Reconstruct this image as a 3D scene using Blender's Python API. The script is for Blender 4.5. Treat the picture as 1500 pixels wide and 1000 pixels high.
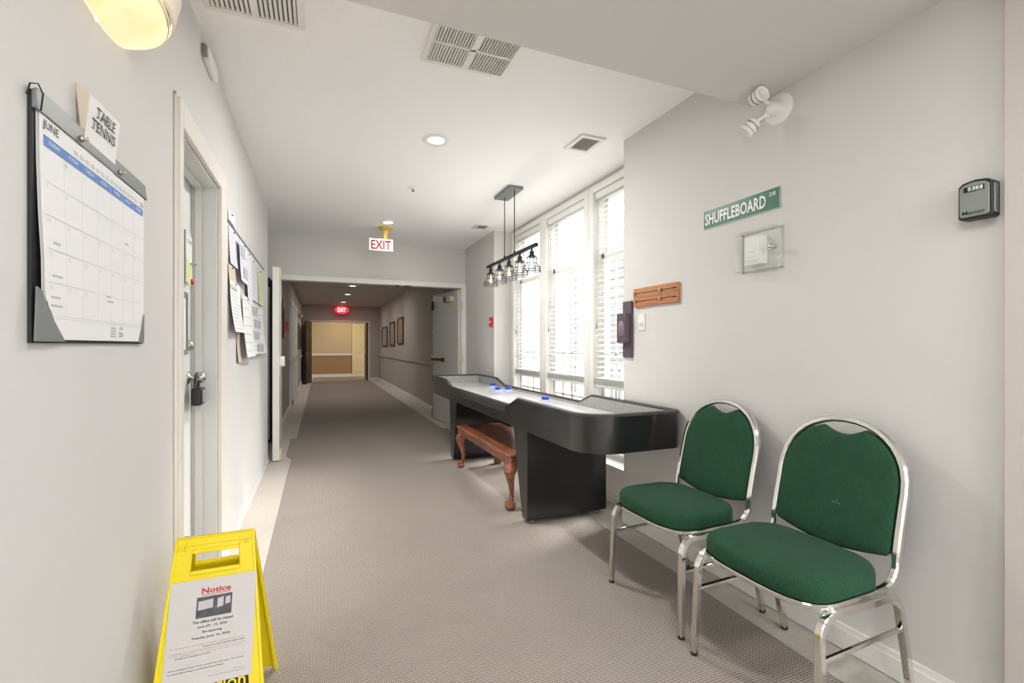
import bpy, bmesh, math, random
from mathutils import Vector, Matrix
random.seed(4)
C = bpy.context.scene
for o in list(bpy.data.objects): bpy.data.objects.remove(o)
COL = C.collection
# ------------------------------------------------------------------ camera, world, lights, exposure
cam = bpy.data.cameras.new('camera'); camo = bpy.data.objects.new('camera', cam); COL.objects.link(camo)
cam.sensor_width = 36; cam.lens = 36*688/1500; cam.clip_start = 0.02
camo.location = (0, 0, 1.25); camo.rotation_euler = (math.pi/2, 0, -math.atan2(282, 688))
cam.shift_y = 6/1500
C.camera = camo
C.view_settings.view_transform = 'Standard'; C.view_settings.look = 'None'
C.view_settings.gamma = 1; C.view_settings.use_curve_mapping = False
C.view_settings.exposure = 0.58
W = bpy.data.worlds.new('sky'); C.world = W; W.use_nodes = True
bg = W.node_tree.nodes['Background']; bg.inputs[0].default_value = (0.93, 0.97, 1, 1); bg.inputs[1].default_value = 3.0
def area(name, loc, rot, sx, sy, power, col=(1, 1, 1), spread=math.pi, shape='RECTANGLE'):
    l = bpy.data.lights.new(name, 'AREA'); l.shape = shape; l.size = sx
    if shape == 'RECTANGLE': l.size_y = sy
    l.energy = power; l.color = col; l.spread = spread
    o = bpy.data.objects.new(name, l); COL.objects.link(o); o.location = loc; o.rotation_euler = rot
    return o
PI = math.pi
WARM = (1, .97, .93)
# sun through the row of windows (very soft, hazy)
sl = bpy.data.lights.new('sun', 'SUN'); sl.energy = 8.5; sl.angle = math.radians(22); sl.color = (1, .97, .93)
so = bpy.data.objects.new('sun', sl); COL.objects.link(so); so.rotation_euler = Vector((-.80, -.15, -.56)).to_track_quat('-Z', 'Y').to_euler()
# added fill lights, set in the unseen lobby behind the camera
area('added_fill_panel', (1.4, -1.6, 2.42), (0, 0, 0), 1.2, 0.6, 34, (.97, .98, 1))
area('added_fill_back', (1.2, -5.05, 1.45), (PI/2, 0, PI), 4.0, 1.7, 120, (.93, .97, 1))  # large fill light added to brighten the surfaces facing the camera
area('added_fill_panel', (3.2, -1.2, 2.42), (0, 0, 0), 1.2, 0.6, 32, (.97, .98, 1))
area('added_fill_panel', (0.3, -3.2, 2.42), (0, 0, 0), 1.2, 0.6, 32, (.97, .98, 1))
area('added_fill_near', (0.75, 0.35, 2.43), (0, 0, 0), 0.5, 0.5, 10, (1, .98, .96))
# recessed lamps' light
for x, y, z, p in [(0.767, 3.29, 2.695, 24), (0.753, 5.66, 2.695, 2.5)]:
    area('downlight_beam', (x, y, z - .02), (0, 0, 0), .12, .12, p, WARM, shape='DISK')
for y in (11.5, 13.48, 15.88):
    area('downlight_beam', (0.71, y, 2.60), (0, 0, 0), .12, .12, 9, (1, .93, .87), shape='DISK')
area('far_room_light', (0.75, 18.9, 2.60), (0, 0, 0), .6, .6, 13, (1, .80, .55))

# ------------------------------------------------------------------ materials
def s2l(c):
    c = c/255.
    return c/12.92 if c <= .04045 else ((c+.055)/1.055)**2.4
def col(r, g, b): return (s2l(r), s2l(g), s2l(b), 1)
def mat(name, rgb, rough=.5, metal=0, spec=.5, bump=0, bscale=200, var=0, vscale=8, coat=0, emit=0, ecol=None, trans=0, sub=0):
    m = bpy.data.materials.new(name); m.use_nodes = True; nt = m.node_tree; N = nt.nodes; L = nt.links
    b = N['Principled BSDF']
    b.inputs['Base Color'].default_value = col(*rgb); b.inputs['Roughness'].default_value = rough
    b.inputs['Metallic'].default_value = metal; b.inputs['Specular IOR Level'].default_value = spec
    b.inputs['Coat Weight'].default_value = coat; b.inputs['Coat Roughness'].default_value = .1
    if emit: b.inputs['Emission Strength'].default_value = emit; b.inputs['Emission Color'].default_value = ecol or col(*rgb)
    tc = N.new('ShaderNodeTexCoord')
    if var:
        n = N.new('ShaderNodeTexNoise'); n.inputs['Scale'].default_value = vscale; n.inputs['Detail'].default_value = 5
        L.new(tc.outputs['Object'], n.inputs['Vector'])
        mx = N.new('ShaderNodeMix'); mx.data_type = 'RGBA'
        mx.inputs[6].default_value = col(*[max(0, v*(1-var)) for v in rgb]); mx.inputs[7].default_value = col(*[min(255, v*(1+var)) for v in rgb])
        L.new(n.outputs['Fac'], mx.inputs[0]); L.new(mx.outputs[2], b.inputs['Base Color'])
    if bump:
        n2 = N.new('ShaderNodeTexNoise'); n2.inputs['Scale'].default_value = bscale; n2.inputs['Detail'].default_value = 4
        L.new(tc.outputs['Object'], n2.inputs['Vector'])
        bp = N.new('ShaderNodeBump'); bp.inputs['Strength'].default_value = bump; bp.inputs['Distance'].default_value = .002
        L.new(n2.outputs['Fac'], bp.inputs['Height']); L.new(bp.outputs[0], b.inputs['Normal'])
    return m
M = {}
M['wall'] = mat('wall_paint', (214, 212, 209), .75, bump=.15, bscale=160, spec=.25)
M['wall_l'] = mat('wall_paint_left', (214, 213, 212), .7, bump=.15, bscale=160, spec=.3)
M['ceil'] = mat('ceiling_paint', (248, 248, 248), .9, bump=.8, bscale=70, spec=.15)
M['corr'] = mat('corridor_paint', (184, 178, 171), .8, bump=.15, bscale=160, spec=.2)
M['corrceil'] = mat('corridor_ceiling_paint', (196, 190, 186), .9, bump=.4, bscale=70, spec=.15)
M['farwall'] = mat('far_paint_upper', (196, 178, 146), .8, spec=.2)
M['farwall2'] = mat('far_paint_lower', (160, 128, 96), .8, spec=.2)
M['trim'] = mat('white_trim_paint', (233, 232, 228), .4, spec=.5)
M['trimwarm'] = mat('door_casing_paint', (226, 221, 214), .45)
M['door'] = mat('door_paint', (222, 222, 220), .4)
M['jamb'] = mat('jamb_paint', (214, 214, 212), .4)
M['leaf'] = mat('leaf_paint', (206, 207, 203), .4)
M['cream'] = mat('cream_paint', (222, 205, 160), .45)
M['brown'] = mat('dark_bronze', (62, 50, 42), .45, metal=.4)
M['darkwood'] = mat('dark_wood', (52, 34, 22), .45, var=.3, vscale=5)
M['brass'] = mat('brass', (196, 176, 130), .35, metal=.8)
M['satin'] = mat('satin_nickel', (190, 188, 182), .3, metal=1)
M['chrome'] = mat('chrome', (226, 224, 220), .10, metal=1)
M['black'] = mat('black_laminate', (17, 17, 18), .33, spec=.6, coat=.55, bump=.1, bscale=300)
M['blackmetal'] = mat('black_metal', (24, 24, 26), .6, spec=.3)
M['charcoal'] = mat('charcoal_rail', (58, 58, 59), .5, var=.25, vscale=60, bump=.2, bscale=200)
M['felt'] = mat('grey_speckled_lining', (148, 148, 145), .85, var=.35, vscale=120, bump=.3, bscale=300)
M['play'] = mat('white_playing_surface', (242, 242, 243), .12, coat=.5)
M['blue'] = mat('blue_plastic', (22, 66, 190), .3)
M['puckring'] = mat('pale_blue_plastic', (190, 205, 240), .25)
M['red'] = mat('red_plastic', (190, 32, 34), .4)
M['deepred'] = mat('deep_red_letter', (150, 8, 16), .6, spec=.2)
M['yellow'] = mat('yellow_plastic', (238, 214, 0), .35, bump=.1, bscale=60)
M['casing_r'] = mat('casing_paint_right', (202, 195, 190), .5)
M['paper'] = mat('paper', (207, 203, 201), .8)  # white notice sheet, greyed to hold the shade on the floor sign's front
M['paperw'] = mat('white_paper', (236, 236, 238), .7)
M['lilac'] = mat('lilac_paper', (224, 222, 236), .8)
M['tan'] = mat('tan_paper', (206, 192, 172), .8)
M['greyl'] = mat('pale_grey_print', (186, 188, 192), .8); M['greenp'] = mat('green_paper', (212, 222, 170), .8)
M['greyp'] = mat('grey_print', (150, 150, 152), .8)
M['ink'] = mat('black_ink', (45, 43, 45), .8)
M['inkl'] = mat('faint_ink', (188, 188, 192), .8); M['gridink'] = mat('grid_ink', (206, 207, 212), .8)
M['inkred'] = mat('red_ink', (196, 62, 58), .8)
M['inkpink'] = mat('pink_ink', (186, 140, 138), .8)
M['calblue'] = mat('blue_print', (98, 140, 204), .7)
M['calgrey'] = mat('grey_vinyl', (122, 126, 127), .45)
M['calback'] = mat('dark_board', (42, 40, 40), .7)
M['signgreen'] = mat('sign_green', (28, 104, 76), .35)
M['white'] = mat('white_plastic', (236, 236, 232), .35)
M['whitel'] = mat('white_lettering', (238, 240, 238), .5)
M['greyplastic'] = mat('grey_plastic', (136, 140, 137), .45)
M['blackplastic'] = mat('black_plastic', (30, 30, 32), .4)
M['mauve'] = mat('mauve_painted_wood', (88, 74, 84), .5, var=.12, vscale=20)
M['mauvel'] = mat('mauve_light', (128, 114, 124), .5)
M['pink'] = mat('sconce_cap', (228, 210, 190), .5)
M['gap_shade'] = mat('gap_shade_brown', (74, 64, 58), .8)
M['grille_dark'] = mat('duct_shadow_metal', (120, 118, 114), .7); M['grille_light'] = mat('duct_filter', (196, 196, 192), .8)
M['pic1'] = mat('picture_print', (150, 128, 108), .5, var=.3, vscale=6)
M['photo'] = mat('photo_print', (66, 66, 72), .6, var=.7, vscale=45)
M['photosky'] = mat('photo_sky_print', (196, 188, 194), .6)
M['ext'] = mat('outside_siding', (138, 140, 138), .8)
M['extw'] = mat('outside_white_post', (235, 235, 232), .7)
M['ground'] = mat('outside_ground', (214, 212, 206), .95, var=.2)
M['amber'] = mat('amber_filament', (255, 180, 70), .4, emit=2.2)
M['exitred'] = mat('exit_red_glow', (235, 40, 60), .4, emit=1.6)
M['exitw'] = mat('exit_letter_glow', (255, 200, 195), .4, emit=1.5)
M['lampdisc'] = mat('lamp_diffuser', (255, 250, 240), .5, emit=4.0)
M['seatdark'] = mat('chair_back_shell', (30, 34, 30), .6)
M['bordertile'] = None

def glassmat():
    m = bpy.data.materials.new('window_glass'); m.use_nodes = True; N = m.node_tree.nodes; L = m.node_tree.links
    N.clear(); o = N.new('ShaderNodeOutputMaterial'); t = N.new('ShaderNodeBsdfTransparent'); g = N.new('ShaderNodeBsdfGlossy')
    g.inputs['Roughness'].default_value = .03; mx = N.new('ShaderNodeMixShader'); mx.inputs[0].default_value = .06
    L.new(t.outputs[0], mx.inputs[1]); L.new(g.outputs[0], mx.inputs[2]); L.new(mx.outputs[0], o.inputs[0])
    return m
M['glass'] = glassmat()
def clearplastic():
    m = bpy.data.materials.new('clear_acrylic'); m.use_nodes = True; N = m.node_tree.nodes; L = m.node_tree.links
    N.clear(); o = N.new('ShaderNodeOutputMaterial'); t = N.new('ShaderNodeBsdfTransparent'); t.inputs[0].default_value = (.98, .985, .98, 1)
    g = N.new('ShaderNodeBsdfPrincipled'); g.inputs['Base Color'].default_value = (.85, .86, .85, 1); g.inputs['Roughness'].default_value = .12
    mx = N.new('ShaderNodeMixShader'); mx.inputs[0].default_value = .07
    L.new(t.outputs[0], mx.inputs[1]); L.new(g.outputs[0], mx.inputs[2]); L.new(mx.outputs[0], o.inputs[0])
    return m
M['acrylic'] = clearplastic()
def slatmat():
    m = bpy.data.materials.new('blind_slat_vinyl'); m.use_nodes = True; N = m.node_tree.nodes; L = m.node_tree.links
    b = N['Principled BSDF']; b.inputs['Base Color'].default_value = col(236, 236, 232); b.inputs['Roughness'].default_value = .45
    t = N.new('ShaderNodeBsdfTranslucent'); t.inputs[0].default_value = col(236, 236, 230); mx = N.new('ShaderNodeMixShader'); mx.inputs[0].default_value = .22
    L.new(b.outputs[0], mx.inputs[1]); L.new(t.outputs[0], mx.inputs[2]); L.new(mx.outputs[0], N['Material Output'].inputs[0])
    return m
M['slat'] = slatmat()
def carpetmat():
    m = mat('carpet_weave', (160, 150, 140), .95, spec=.1); N = m.node_tree.nodes; L = m.node_tree.links; b = N['Principled BSDF']
    tc = N.new('ShaderNodeTexCoord'); sp = N.new('ShaderNodeSeparateXYZ'); L.new(tc.outputs['Object'], sp.inputs[0])
    def mth(op, a, bb=None):
        n = N.new('ShaderNodeMath'); n.operation = op
        for i, v in enumerate((a, bb)):
            if v is None: continue
            if isinstance(v, (int, float)): n.inputs[i].default_value = v
            else: L.new(v, n.inputs[i])
        return n.outputs[0]
    nz = N.new('ShaderNodeTexNoise'); nz.inputs['Scale'].default_value = 35; L.new(tc.outputs['Object'], nz.inputs[0])
    px = mth('MULTIPLY', sp.outputs[0], 2*PI/.0125)
    row = mth('FLOOR', mth('MULTIPLY', sp.outputs[0], 1/.00625))
    sh = mth('MULTIPLY', mth('MODULO', row, 2.0), 1.7)
    px = mth('ADD', px, mth('MULTIPLY', nz.outputs[0], 1.6))
    py = mth('ADD', mth('ADD', mth('MULTIPLY', sp.outputs[1], 2*PI/.0105), sh), mth('MULTIPLY', nz.outputs[0], 5.0))
    a = mth('MULTIPLY', mth('ABSOLUTE', mth('SINE', px)), mth('ADD', mth('MULTIPLY', mth('SINE', py), .5), .5))
    n3 = N.new('ShaderNodeTexNoise'); n3.inputs['Scale'].default_value = 1.7; n3.inputs['Detail'].default_value = 3; L.new(tc.outputs['Object'], n3.inputs[0])
    rmp = N.new('ShaderNodeMix'); rmp.data_type = 'RGBA'; rmp.inputs[6].default_value = col(110, 101, 93); rmp.inputs[7].default_value = col(234, 225, 216); L.new(a, rmp.inputs[0])
    r2 = N.new('ShaderNodeMix'); r2.data_type = 'RGBA'; r2.blend_type = 'MULTIPLY'; r2.inputs[0].default_value = 1
    r3 = N.new('ShaderNodeMix'); r3.data_type = 'RGBA'; r3.inputs[6].default_value = (.90, .90, .90, 1); r3.inputs[7].default_value = (1.0, .985, .97, 1); L.new(n3.outputs[0], r3.inputs[0])
    L.new(rmp.outputs[2], r2.inputs[6]); L.new(r3.outputs[2], r2.inputs[7]); L.new(r2.outputs[2], b.inputs['Base Color'])
    bp = N.new('ShaderNodeBump'); bp.inputs['Strength'].default_value = .5; bp.inputs['Distance'].default_value = .003; L.new(a, bp.inputs['Height']); L.new(bp.outputs[0], b.inputs['Normal'])
    return m
M['carpet'] = carpetmat()
M['border'] = mat('border_carpet', (200, 194, 184), .9, var=.06, vscale=40, bump=.4, bscale=400, spec=.15)
def fabricmat():
    m = mat('green_fabric', (36, 84, 62), .95, spec=.05); N = m.node_tree.nodes; L = m.node_tree.links; b = N['Principled BSDF']
    tc = N.new('ShaderNodeTexCoord'); mp = N.new('ShaderNodeMapping'); mp.inputs['Scale'].default_value = (330, 330, 330); L.new(tc.outputs['Object'], mp.inputs[0])
    ck = N.new('ShaderNodeTexNoise'); ck.inputs['Scale'].default_value = 1.0; ck.inputs['Detail'].default_value = 2; L.new(mp.outputs[0], ck.inputs[0])
    n = N.new('ShaderNodeTexNoise'); n.inputs['Scale'].default_value = 9; n.inputs['Detail'].default_value = 4; L.new(tc.outputs['Object'], n.inputs[0])
    mx = N.new('ShaderNodeMix'); mx.data_type = 'RGBA'; mx.inputs[6].default_value = col(18, 46, 34); mx.inputs[7].default_value = col(60, 100, 76)
    L.new(ck.outputs[0], mx.inputs[0])
    m2 = N.new('ShaderNodeMix'); m2.data_type = 'RGBA'; m2.blend_type = 'MULTIPLY'; m2.inputs[0].default_value = 1
    m3 = N.new('ShaderNodeMix'); m3.data_type = 'RGBA'; m3.inputs[6].default_value = (.72, .72, .72, 1); m3.inputs[7].default_value = (1.1, 1.1, 1.1, 1); L.new(n.outputs[0], m3.inputs[0])
    L.new(mx.outputs[2], m2.inputs[6]); L.new(m3.outputs[2], m2.inputs[7]); L.new(m2.outputs[2], b.inputs['Base Color'])
    bp = N.new('ShaderNodeBump'); bp.inputs['Strength'].default_value = .4; bp.inputs['Distance'].default_value = .001; L.new(ck.outputs[0], bp.inputs['Height']); L.new(bp.outputs[0], b.inputs['Normal'])
    b.inputs['Sheen Weight'].default_value = .05
    return m
M['fabric'] = fabricmat()
def woodmat(name, c1, c2, rough=.3, coat=.3, scale=(6, 1, 6)):
    m = mat(name, c1, rough, coat=coat); N = m.node_tree.nodes; L = m.node_tree.links; b = N['Principled BSDF']
    tc = N.new('ShaderNodeTexCoord'); mp = N.new('ShaderNodeMapping'); mp.inputs['Scale'].default_value = scale; L.new(tc.outputs['Object'], mp.inputs[0])
    n = N.new('ShaderNodeTexNoise'); n.inputs['Scale'].default_value = 4; n.inputs['Detail'].default_value = 6; n.inputs['Distortion'].default_value = 1.2; L.new(mp.outputs[0], n.inputs[0])
    r = N.new('ShaderNodeValToRGB'); r.color_ramp.elements[0].position = .33; r.color_ramp.elements[1].position = .68
    r.color_ramp.elements[0].color = col(*c1); r.color_ramp.elements[1].color = col(*c2)
    L.new(n.outputs[0], r.inputs[0]); L.new(r.outputs[0], b.inputs['Base Color'])
    return m
M['cherry'] = woodmat('cherry_wood', (112, 60, 40), (182, 114, 80), .3, .5, (8, 1.2, 8))
M['oak'] = woodmat('oak_wood', (158, 92, 50), (204, 146, 96), .45, .1, (3, 1, 40))
def alabaster():
    m = mat('alabaster_glass', (250, 224, 160), .35, emit=.5); N = m.node_tree.nodes; L = m.node_tree.links; b = N['Principled BSDF']
    tc = N.new('ShaderNodeTexCoord'); n = N.new('ShaderNodeTexNoise'); n.inputs['Scale'].default_value = 7; n.inputs['Detail'].default_value = 4; n.inputs['Distortion'].default_value = .8
    L.new(tc.outputs['Object'], n.inputs[0]); r = N.new('ShaderNodeValToRGB'); r.color_ramp.elements[0].position = .35; r.color_ramp.elements[1].position = .7
    r.color_ramp.elements[0].color = (1, .68, .32, 1); r.color_ramp.elements[1].color = (1, .90, .60, 1)
    L.new(n.outputs[0], r.inputs[0]); L.new(r.outputs[0], b.inputs['Emission Color']); b.inputs['Base Color'].default_value = col(236, 214, 170)
    return m
M['alabaster'] = alabaster()

# ------------------------------------------------------------------ mesh helpers
class MB:
    def __init__(s): s.v = []; s.f = []; s.sm = []
    def add(s, vs, fs, smooth=False):
        n = len(s.v); s.v += [Vector(v) for v in vs]
        for f in fs: s.f.append([n+i for i in f]); s.sm.append(smooth)
        return s
    def box(s, x0, x1, y0, y1, z0, z1):
        if x0 > x1: x0, x1 = x1, x0
        if y0 > y1: y0, y1 = y1, y0
        if z0 > z1: z0, z1 = z1, z0
        return s.add([(x0,y0,z0),(x1,y0,z0),(x1,y1,z0),(x0,y1,z0),(x0,y0,z1),(x1,y0,z1),(x1,y1,z1),(x0,y1,z1)],
              [(0,3,2,1),(4,5,6,7),(0,1,5,4),(1,2,6,5),(2,3,7,6),(3,0,4,7)])
    def obox(s, c, ax, ay, az):   # centre and three half-extent vectors
        c = Vector(c); ax = Vector(ax); ay = Vector(ay); az = Vector(az)
        P = [c+i*ax+j*ay+k*az for k in (-1,1) for i,j in ((-1,-1),(1,-1),(1,1),(-1,1))]
        return s.add(P, [(0,3,2,1),(4,5,6,7),(0,1,5,4),(1,2,6,5),(2,3,7,6),(3,0,4,7)])
    def prism(s, poly, axis, a, b):   # poly in the two other axes, extruded from a to b
        def P(u, w, t):
            return {'x': (t,u,w), 'y': (u,t,w), 'z': (u,w,t)}[axis]
        n = len(poly)
        vs = [P(u,w,a) for u,w in poly] + [P(u,w,b) for u,w in poly]
        fs = [list(range(n))[::-1], list(range(n,2*n))] + [(i,(i+1)%n,n+(i+1)%n,n+i) for i in range(n)]
        return s.add(vs, fs)
    def cyl(s, p0, p1, r0, r1=None, seg=16, cap=True, smooth=True):
        r1 = r0 if r1 is None else r1
        return s.sweep([p0, p1], [r0, r1], seg, cap, smooth)
    def sweep(s, path, radii, seg=12, cap=True, smooth=True, rect=None, closed=False, up=None):
        path = [Vector(p) for p in path]; n = len(path)
        if not isinstance(radii, (list, tuple)): radii = [radii]*n
        T = []
        for i in range(n):
            if closed: t = path[(i+1)%n]-path[i-1]
            else: t = path[min(i+1,n-1)]-path[max(i-1,0)]
            T.append(t.normalized())
        u = Vector(up) if up else (Vector((0,0,1)) if abs(T[0].z) < .9 else Vector((1,0,0)))
        u = (u - T[0]*u.dot(T[0])).normalized(); vs = []
        if rect: prof = rect
        else: prof = [(math.cos(2*PI*k/seg), math.sin(2*PI*k/seg)) for k in range(seg)]
        m = len(prof)
        for i in range(n):
            u = (u - T[i]*u.dot(T[i])).normalized(); w = T[i].cross(u)
            r = 1 if rect else radii[i]
            vs += [path[i] + u*(a*r) + w*(b*r) for a, b in prof]
        fs = []
        for i in range(n if closed else n-1):
            j = (i+1) % n
            for k in range(m): fs.append((i*m+k, i*m+(k+1)%m, j*m+(k+1)%m, j*m+k))
        s.add(vs, fs, smooth)
        if cap and not closed: s.add(vs[:m], [list(range(m))[::-1]]); s.add(vs[-m:], [list(range(m))])
        return s
    def ball(s, c, r, sc=(1,1,1), seg=12, rings=8):
        c = Vector(c); vs = [c+Vector((0,0,-r*sc[2]))]; fs = []
        for i in range(1, rings):
            a = PI*i/rings
            for k in range(seg):
                b = 2*PI*k/seg; vs.append(c+Vector((r*sc[0]*math.sin(a)*math.cos(b), r*sc[1]*math.sin(a)*math.sin(b), -r*sc[2]*math.cos(a))))
        vs.append(c+Vector((0,0,r*sc[2])))
        for k in range(seg): fs.append((0, 1+(k+1)%seg, 1+k)); fs.append((len(vs)-1, len(vs)-1-seg+k, len(vs)-1-seg+(k+1)%seg))
        for i in range(rings-2):
            for k in range(seg): a = 1+i*seg; fs.append((a+k, a+(k+1)%seg, a+seg+(k+1)%seg, a+seg+k))
        return s.add(vs, fs, True)
    def lathe(s, c, prof, axis=(0,0,1), seg=24, smooth=True):   # prof: (radius, height along axis)
        c = Vector(c); ax = Vector(axis).normalized(); u = ax.orthogonal().normalized(); w = ax.cross(u); vs = []; fs = []
        for r, h in prof:
            vs += [c+ax*h+u*(r*math.cos(2*PI*k/seg))+w*(r*math.sin(2*PI*k/seg)) for k in range(seg)]
        for i in range(len(prof)-1):
            for k in range(seg): fs.append((i*seg+k, i*seg+(k+1)%seg, (i+1)*seg+(k+1)%seg, (i+1)*seg+k))
        s.add(vs, fs, smooth)
        if prof[0][0] > 1e-5: s.add(vs[:seg], [list(range(seg))[::-1]])
        if prof[-1][0] > 1e-5: s.add(vs[-seg:], [list(range(seg))])
        return s
    def loft(s, rings, smooth=True, cap=True, closed=True):
        m = len(rings[0]); vs = [p for r in rings for p in r]; fs = []
        for i in range(len(rings)-1):
            for k in range(m if closed else m-1): fs.append((i*m+k, i*m+(k+1)%m, (i+1)*m+(k+1)%m, (i+1)*m+k))
        s.add(vs, fs, smooth)
        if cap: s.add(rings[0], [list(range(m))[::-1]], smooth); s.add(rings[-1], [list(range(m))], smooth)
        return s

def world_off(p):
    v = Vector((0,0,0))
    while p: v += p.location; p = p.parent
    return v
def build(name, mb, m, parent=None, bevel=0, sharp=0, seg=2, fix=True, subd=0, weld=False):
    off = world_off(parent)
    vs = mb.v
    if parent is None:
        xs = [v.x for v in vs]; ys = [v.y for v in vs]; zs = [v.z for v in vs]
        off = Vector(((min(xs)+max(xs))/2, (min(ys)+max(ys))/2, min(zs)))
    me = bpy.data.meshes.new(name); me.from_pydata([v-off for v in vs], [], mb.f)
    for p, sm in zip(me.polygons, mb.sm): p.use_smooth = sm
    if fix or weld:
        bm = bmesh.new(); bm.from_mesh(me)
        if weld: bmesh.ops.remove_doubles(bm, verts=bm.verts, dist=1e-5)
        bmesh.ops.recalc_face_normals(bm, faces=bm.faces); bm.to_mesh(me); bm.free()
    me.materials.append(M[m] if isinstance(m, str) else m); me.update()
    o = bpy.data.objects.new(name, me); COL.objects.link(o)
    if parent is None: o.location = off
    else: o.parent = parent
    if bevel:
        b = o.modifiers.new('bevel', 'BEVEL'); b.width = bevel; b.segments = seg; b.limit_method = 'ANGLE'; b.harden_normals = False
        for p in me.polygons: p.use_smooth = True
        e = o.modifiers.new('wn', 'WEIGHTED_NORMAL'); e.keep_sharp = True
    if sharp: q = o.modifiers.new('es', 'EDGE_SPLIT'); q.split_angle = math.radians(sharp)
    if subd: q = o.modifiers.new('sub', 'SUBSURF'); q.levels = subd; q.render_levels = subd
    return o
def tag(o, label=None, cat=None, group=None, kind=None):
    if label: o['label'] = label
    if cat: o['category'] = cat
    if group: o['group'] = group
    if kind: o['kind'] = kind
    return o
def thing(name, loc, label, cat, group=None):
    o = bpy.data.objects.new(name, None); COL.objects.link(o); o.location = loc; o.empty_display_size = .05
    return tag(o, label, cat, group)
def struct(name, mb, m, parent=None, bevel=0):
    o = build(name, mb, m, parent, bevel)
    if parent is None: o['kind'] = 'structure'
    return o
def sroot(name, loc):
    o = bpy.data.objects.new(name, None); COL.objects.link(o); o.location = loc; o['kind'] = 'structure'; return o
def copy_tree(o, parent=None):
    c = o.copy(); COL.objects.link(c); c.parent = parent
    for ch in list(o.children): copy_tree(ch, c)
    return c
def B(*a): return MB().box(*a)
_tc = {}
def textmesh(t, bold=0):
    k = (t, bold)
    if k in _tc: return _tc[k]
    cu = bpy.data.curves.new('lettering', 'FONT'); cu.body = t; cu.size = 1; cu.resolution_u = 2; cu.offset = bold
    o = bpy.data.objects.new('lettering', cu); COL.objects.link(o)
    dg = bpy.context.evaluated_depsgraph_get(); dg.update(); me = bpy.data.meshes.new_from_object(o.evaluated_get(dg))
    vs = [tuple(v.co) for v in me.vertices]; fs = [tuple(p.vertices) for p in me.polygons]
    bpy.data.objects.remove(o); bpy.data.curves.remove(cu); bpy.data.meshes.remove(me)
    x0 = min(v[0] for v in vs); x1 = max(v[0] for v in vs); y0 = min(v[1] for v in vs); y1 = max(v[1] for v in vs)
    r = ([((v[0]-x0)/(x1-x0), (v[1]-y0)/(y1-y0)) for v in vs], fs, (x1-x0)/(y1-y0)); _tc[k] = r; return r
def text(mb, t, org, right, up, w, h, bold=0.0):
    """lettering fitted to a w x h rectangle whose lower left corner is org"""
    vs, fs, asp = textmesh(t, bold); org = Vector(org); R = Vector(right).normalized(); U = Vector(up).normalized()
    if w is None: w = h*asp
    return mb.add([org+R*(x*w)+U*(y*h) for x, y in vs], fs)
RX = dict(right=(0,-1,0), up=(0,0,1))   # right-hand wall
LX = dict(right=(0,1,0), up=(0,0,1))    # left-hand wall
EX = dict(right=(1,0,0), up=(0,0,1))    # faces the camera

# ------------------------------------------------------------------ the setting
H = 2.71; HS = 2.45; CH = 2.64; XL = -.51; XR = 2.01; YE = 6.85; YF = 17.5
struct('floor', B(-3.6, 5.2, -5.2, 22, -.08, -.004), 'border')
cp = MB().prism([(-.28,-5),(1.80,-5),(1.80,1.1),(1.815,2.0),(1.82,2.75),(1.86,3.0),(1.86,5.9),(1.80,6.4),(1.80,6.95),(1.72,7.0),(1.67,17.5),(1.6,20),(-.22,20),(-.25,17.5),(-.285,6.98),(-.36,6.95),(-.35,5.9),(-.285,5.7)], 'z', -.004, 0)
carpet = struct('floor.001', cp, 'carpet'); carpet.name = 'floor_carpet'; carpet.location.z = -.004
# left wall with the door opening
D0, D1, DZ = 2.18, 2.95, 2.10
wl = MB().box(XL-.24, XL, -5, D0, 0, H+.1).box(XL-.24, XL, D1, 5.62, 0, H+.1).box(XL-.24, XL, D0, D1, DZ, H+.1)
struct('wall_left', wl, 'wall_l')
struct('wall_left_recess', MB().box(-.90, -.80, 5.62, YE, 0, H+.1), 'wall')
wr = MB().box(XR, XR+.3, .30, 2.80, 0, H+.1)
struct('wall_right', wr, 'wall')
# window wall: piers, header, low wall
WX = 2.28; Y0, Y1 = 2.80, 5.60
wins = [(4.60, 5.50), (3.66, 4.60), (2.76, 3.66)]
wz0, wz1 = .33, 2.615
ww = MB().box(WX, WX+.16, 2.70, 5.75, 0, wz0-.02).box(WX, WX+.16, 2.70, 5.75, wz1+.05, H+.1).box(WX, WX+.16, 5.50, 5.75, wz0-.02, wz1+.05)
struct('wall_window_side', ww, 'wall')
struct('wall_right_return', MB().box(2.05, 2.45, 5.60, YE, 0, H+.1), 'wall')
struct('wall_right_return.001', MB().box(2.31, 2.45, 2.70, 2.80, 0, H+.1), 'wall')
struct('window_sill', MB().box(2.17, WX, 2.80, 5.60, 0, .27), 'trim')
struct('window_sill.001', MB().box(2.15, WX+.02, 2.80, 5.60, .27, .295), 'trim', bevel=.006)
# end wall around the double doors
ew = MB().box(-.80, -.47, YE, YE+.12, 0, H+.1).box(1.99, 2.2, YE, YE+.12, 0, H+.1).box(-.47, 1.99, YE, YE+.12, 2.12, H+.1)
struct('wall_end', ew, 'wall')
tr = MB().box(-.47, 1.99, YE-.02, YE+.14, 2.115, 2.185).box(1.975, 2.05, YE-.02, YE+.14, 0, 2.185).box(-.54, -.465, YE-.02, YE+.14, 0, 2.185)
struct('trim_1', tr, 'trim', bevel=.004)
struct('gap_shade_strip', MB().box(-.79, -.545, YE-.05, YE-.01, 0, 2.1), 'gap_shade')  # brown strip that paints in the shade of the gap behind the left leaf
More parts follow.
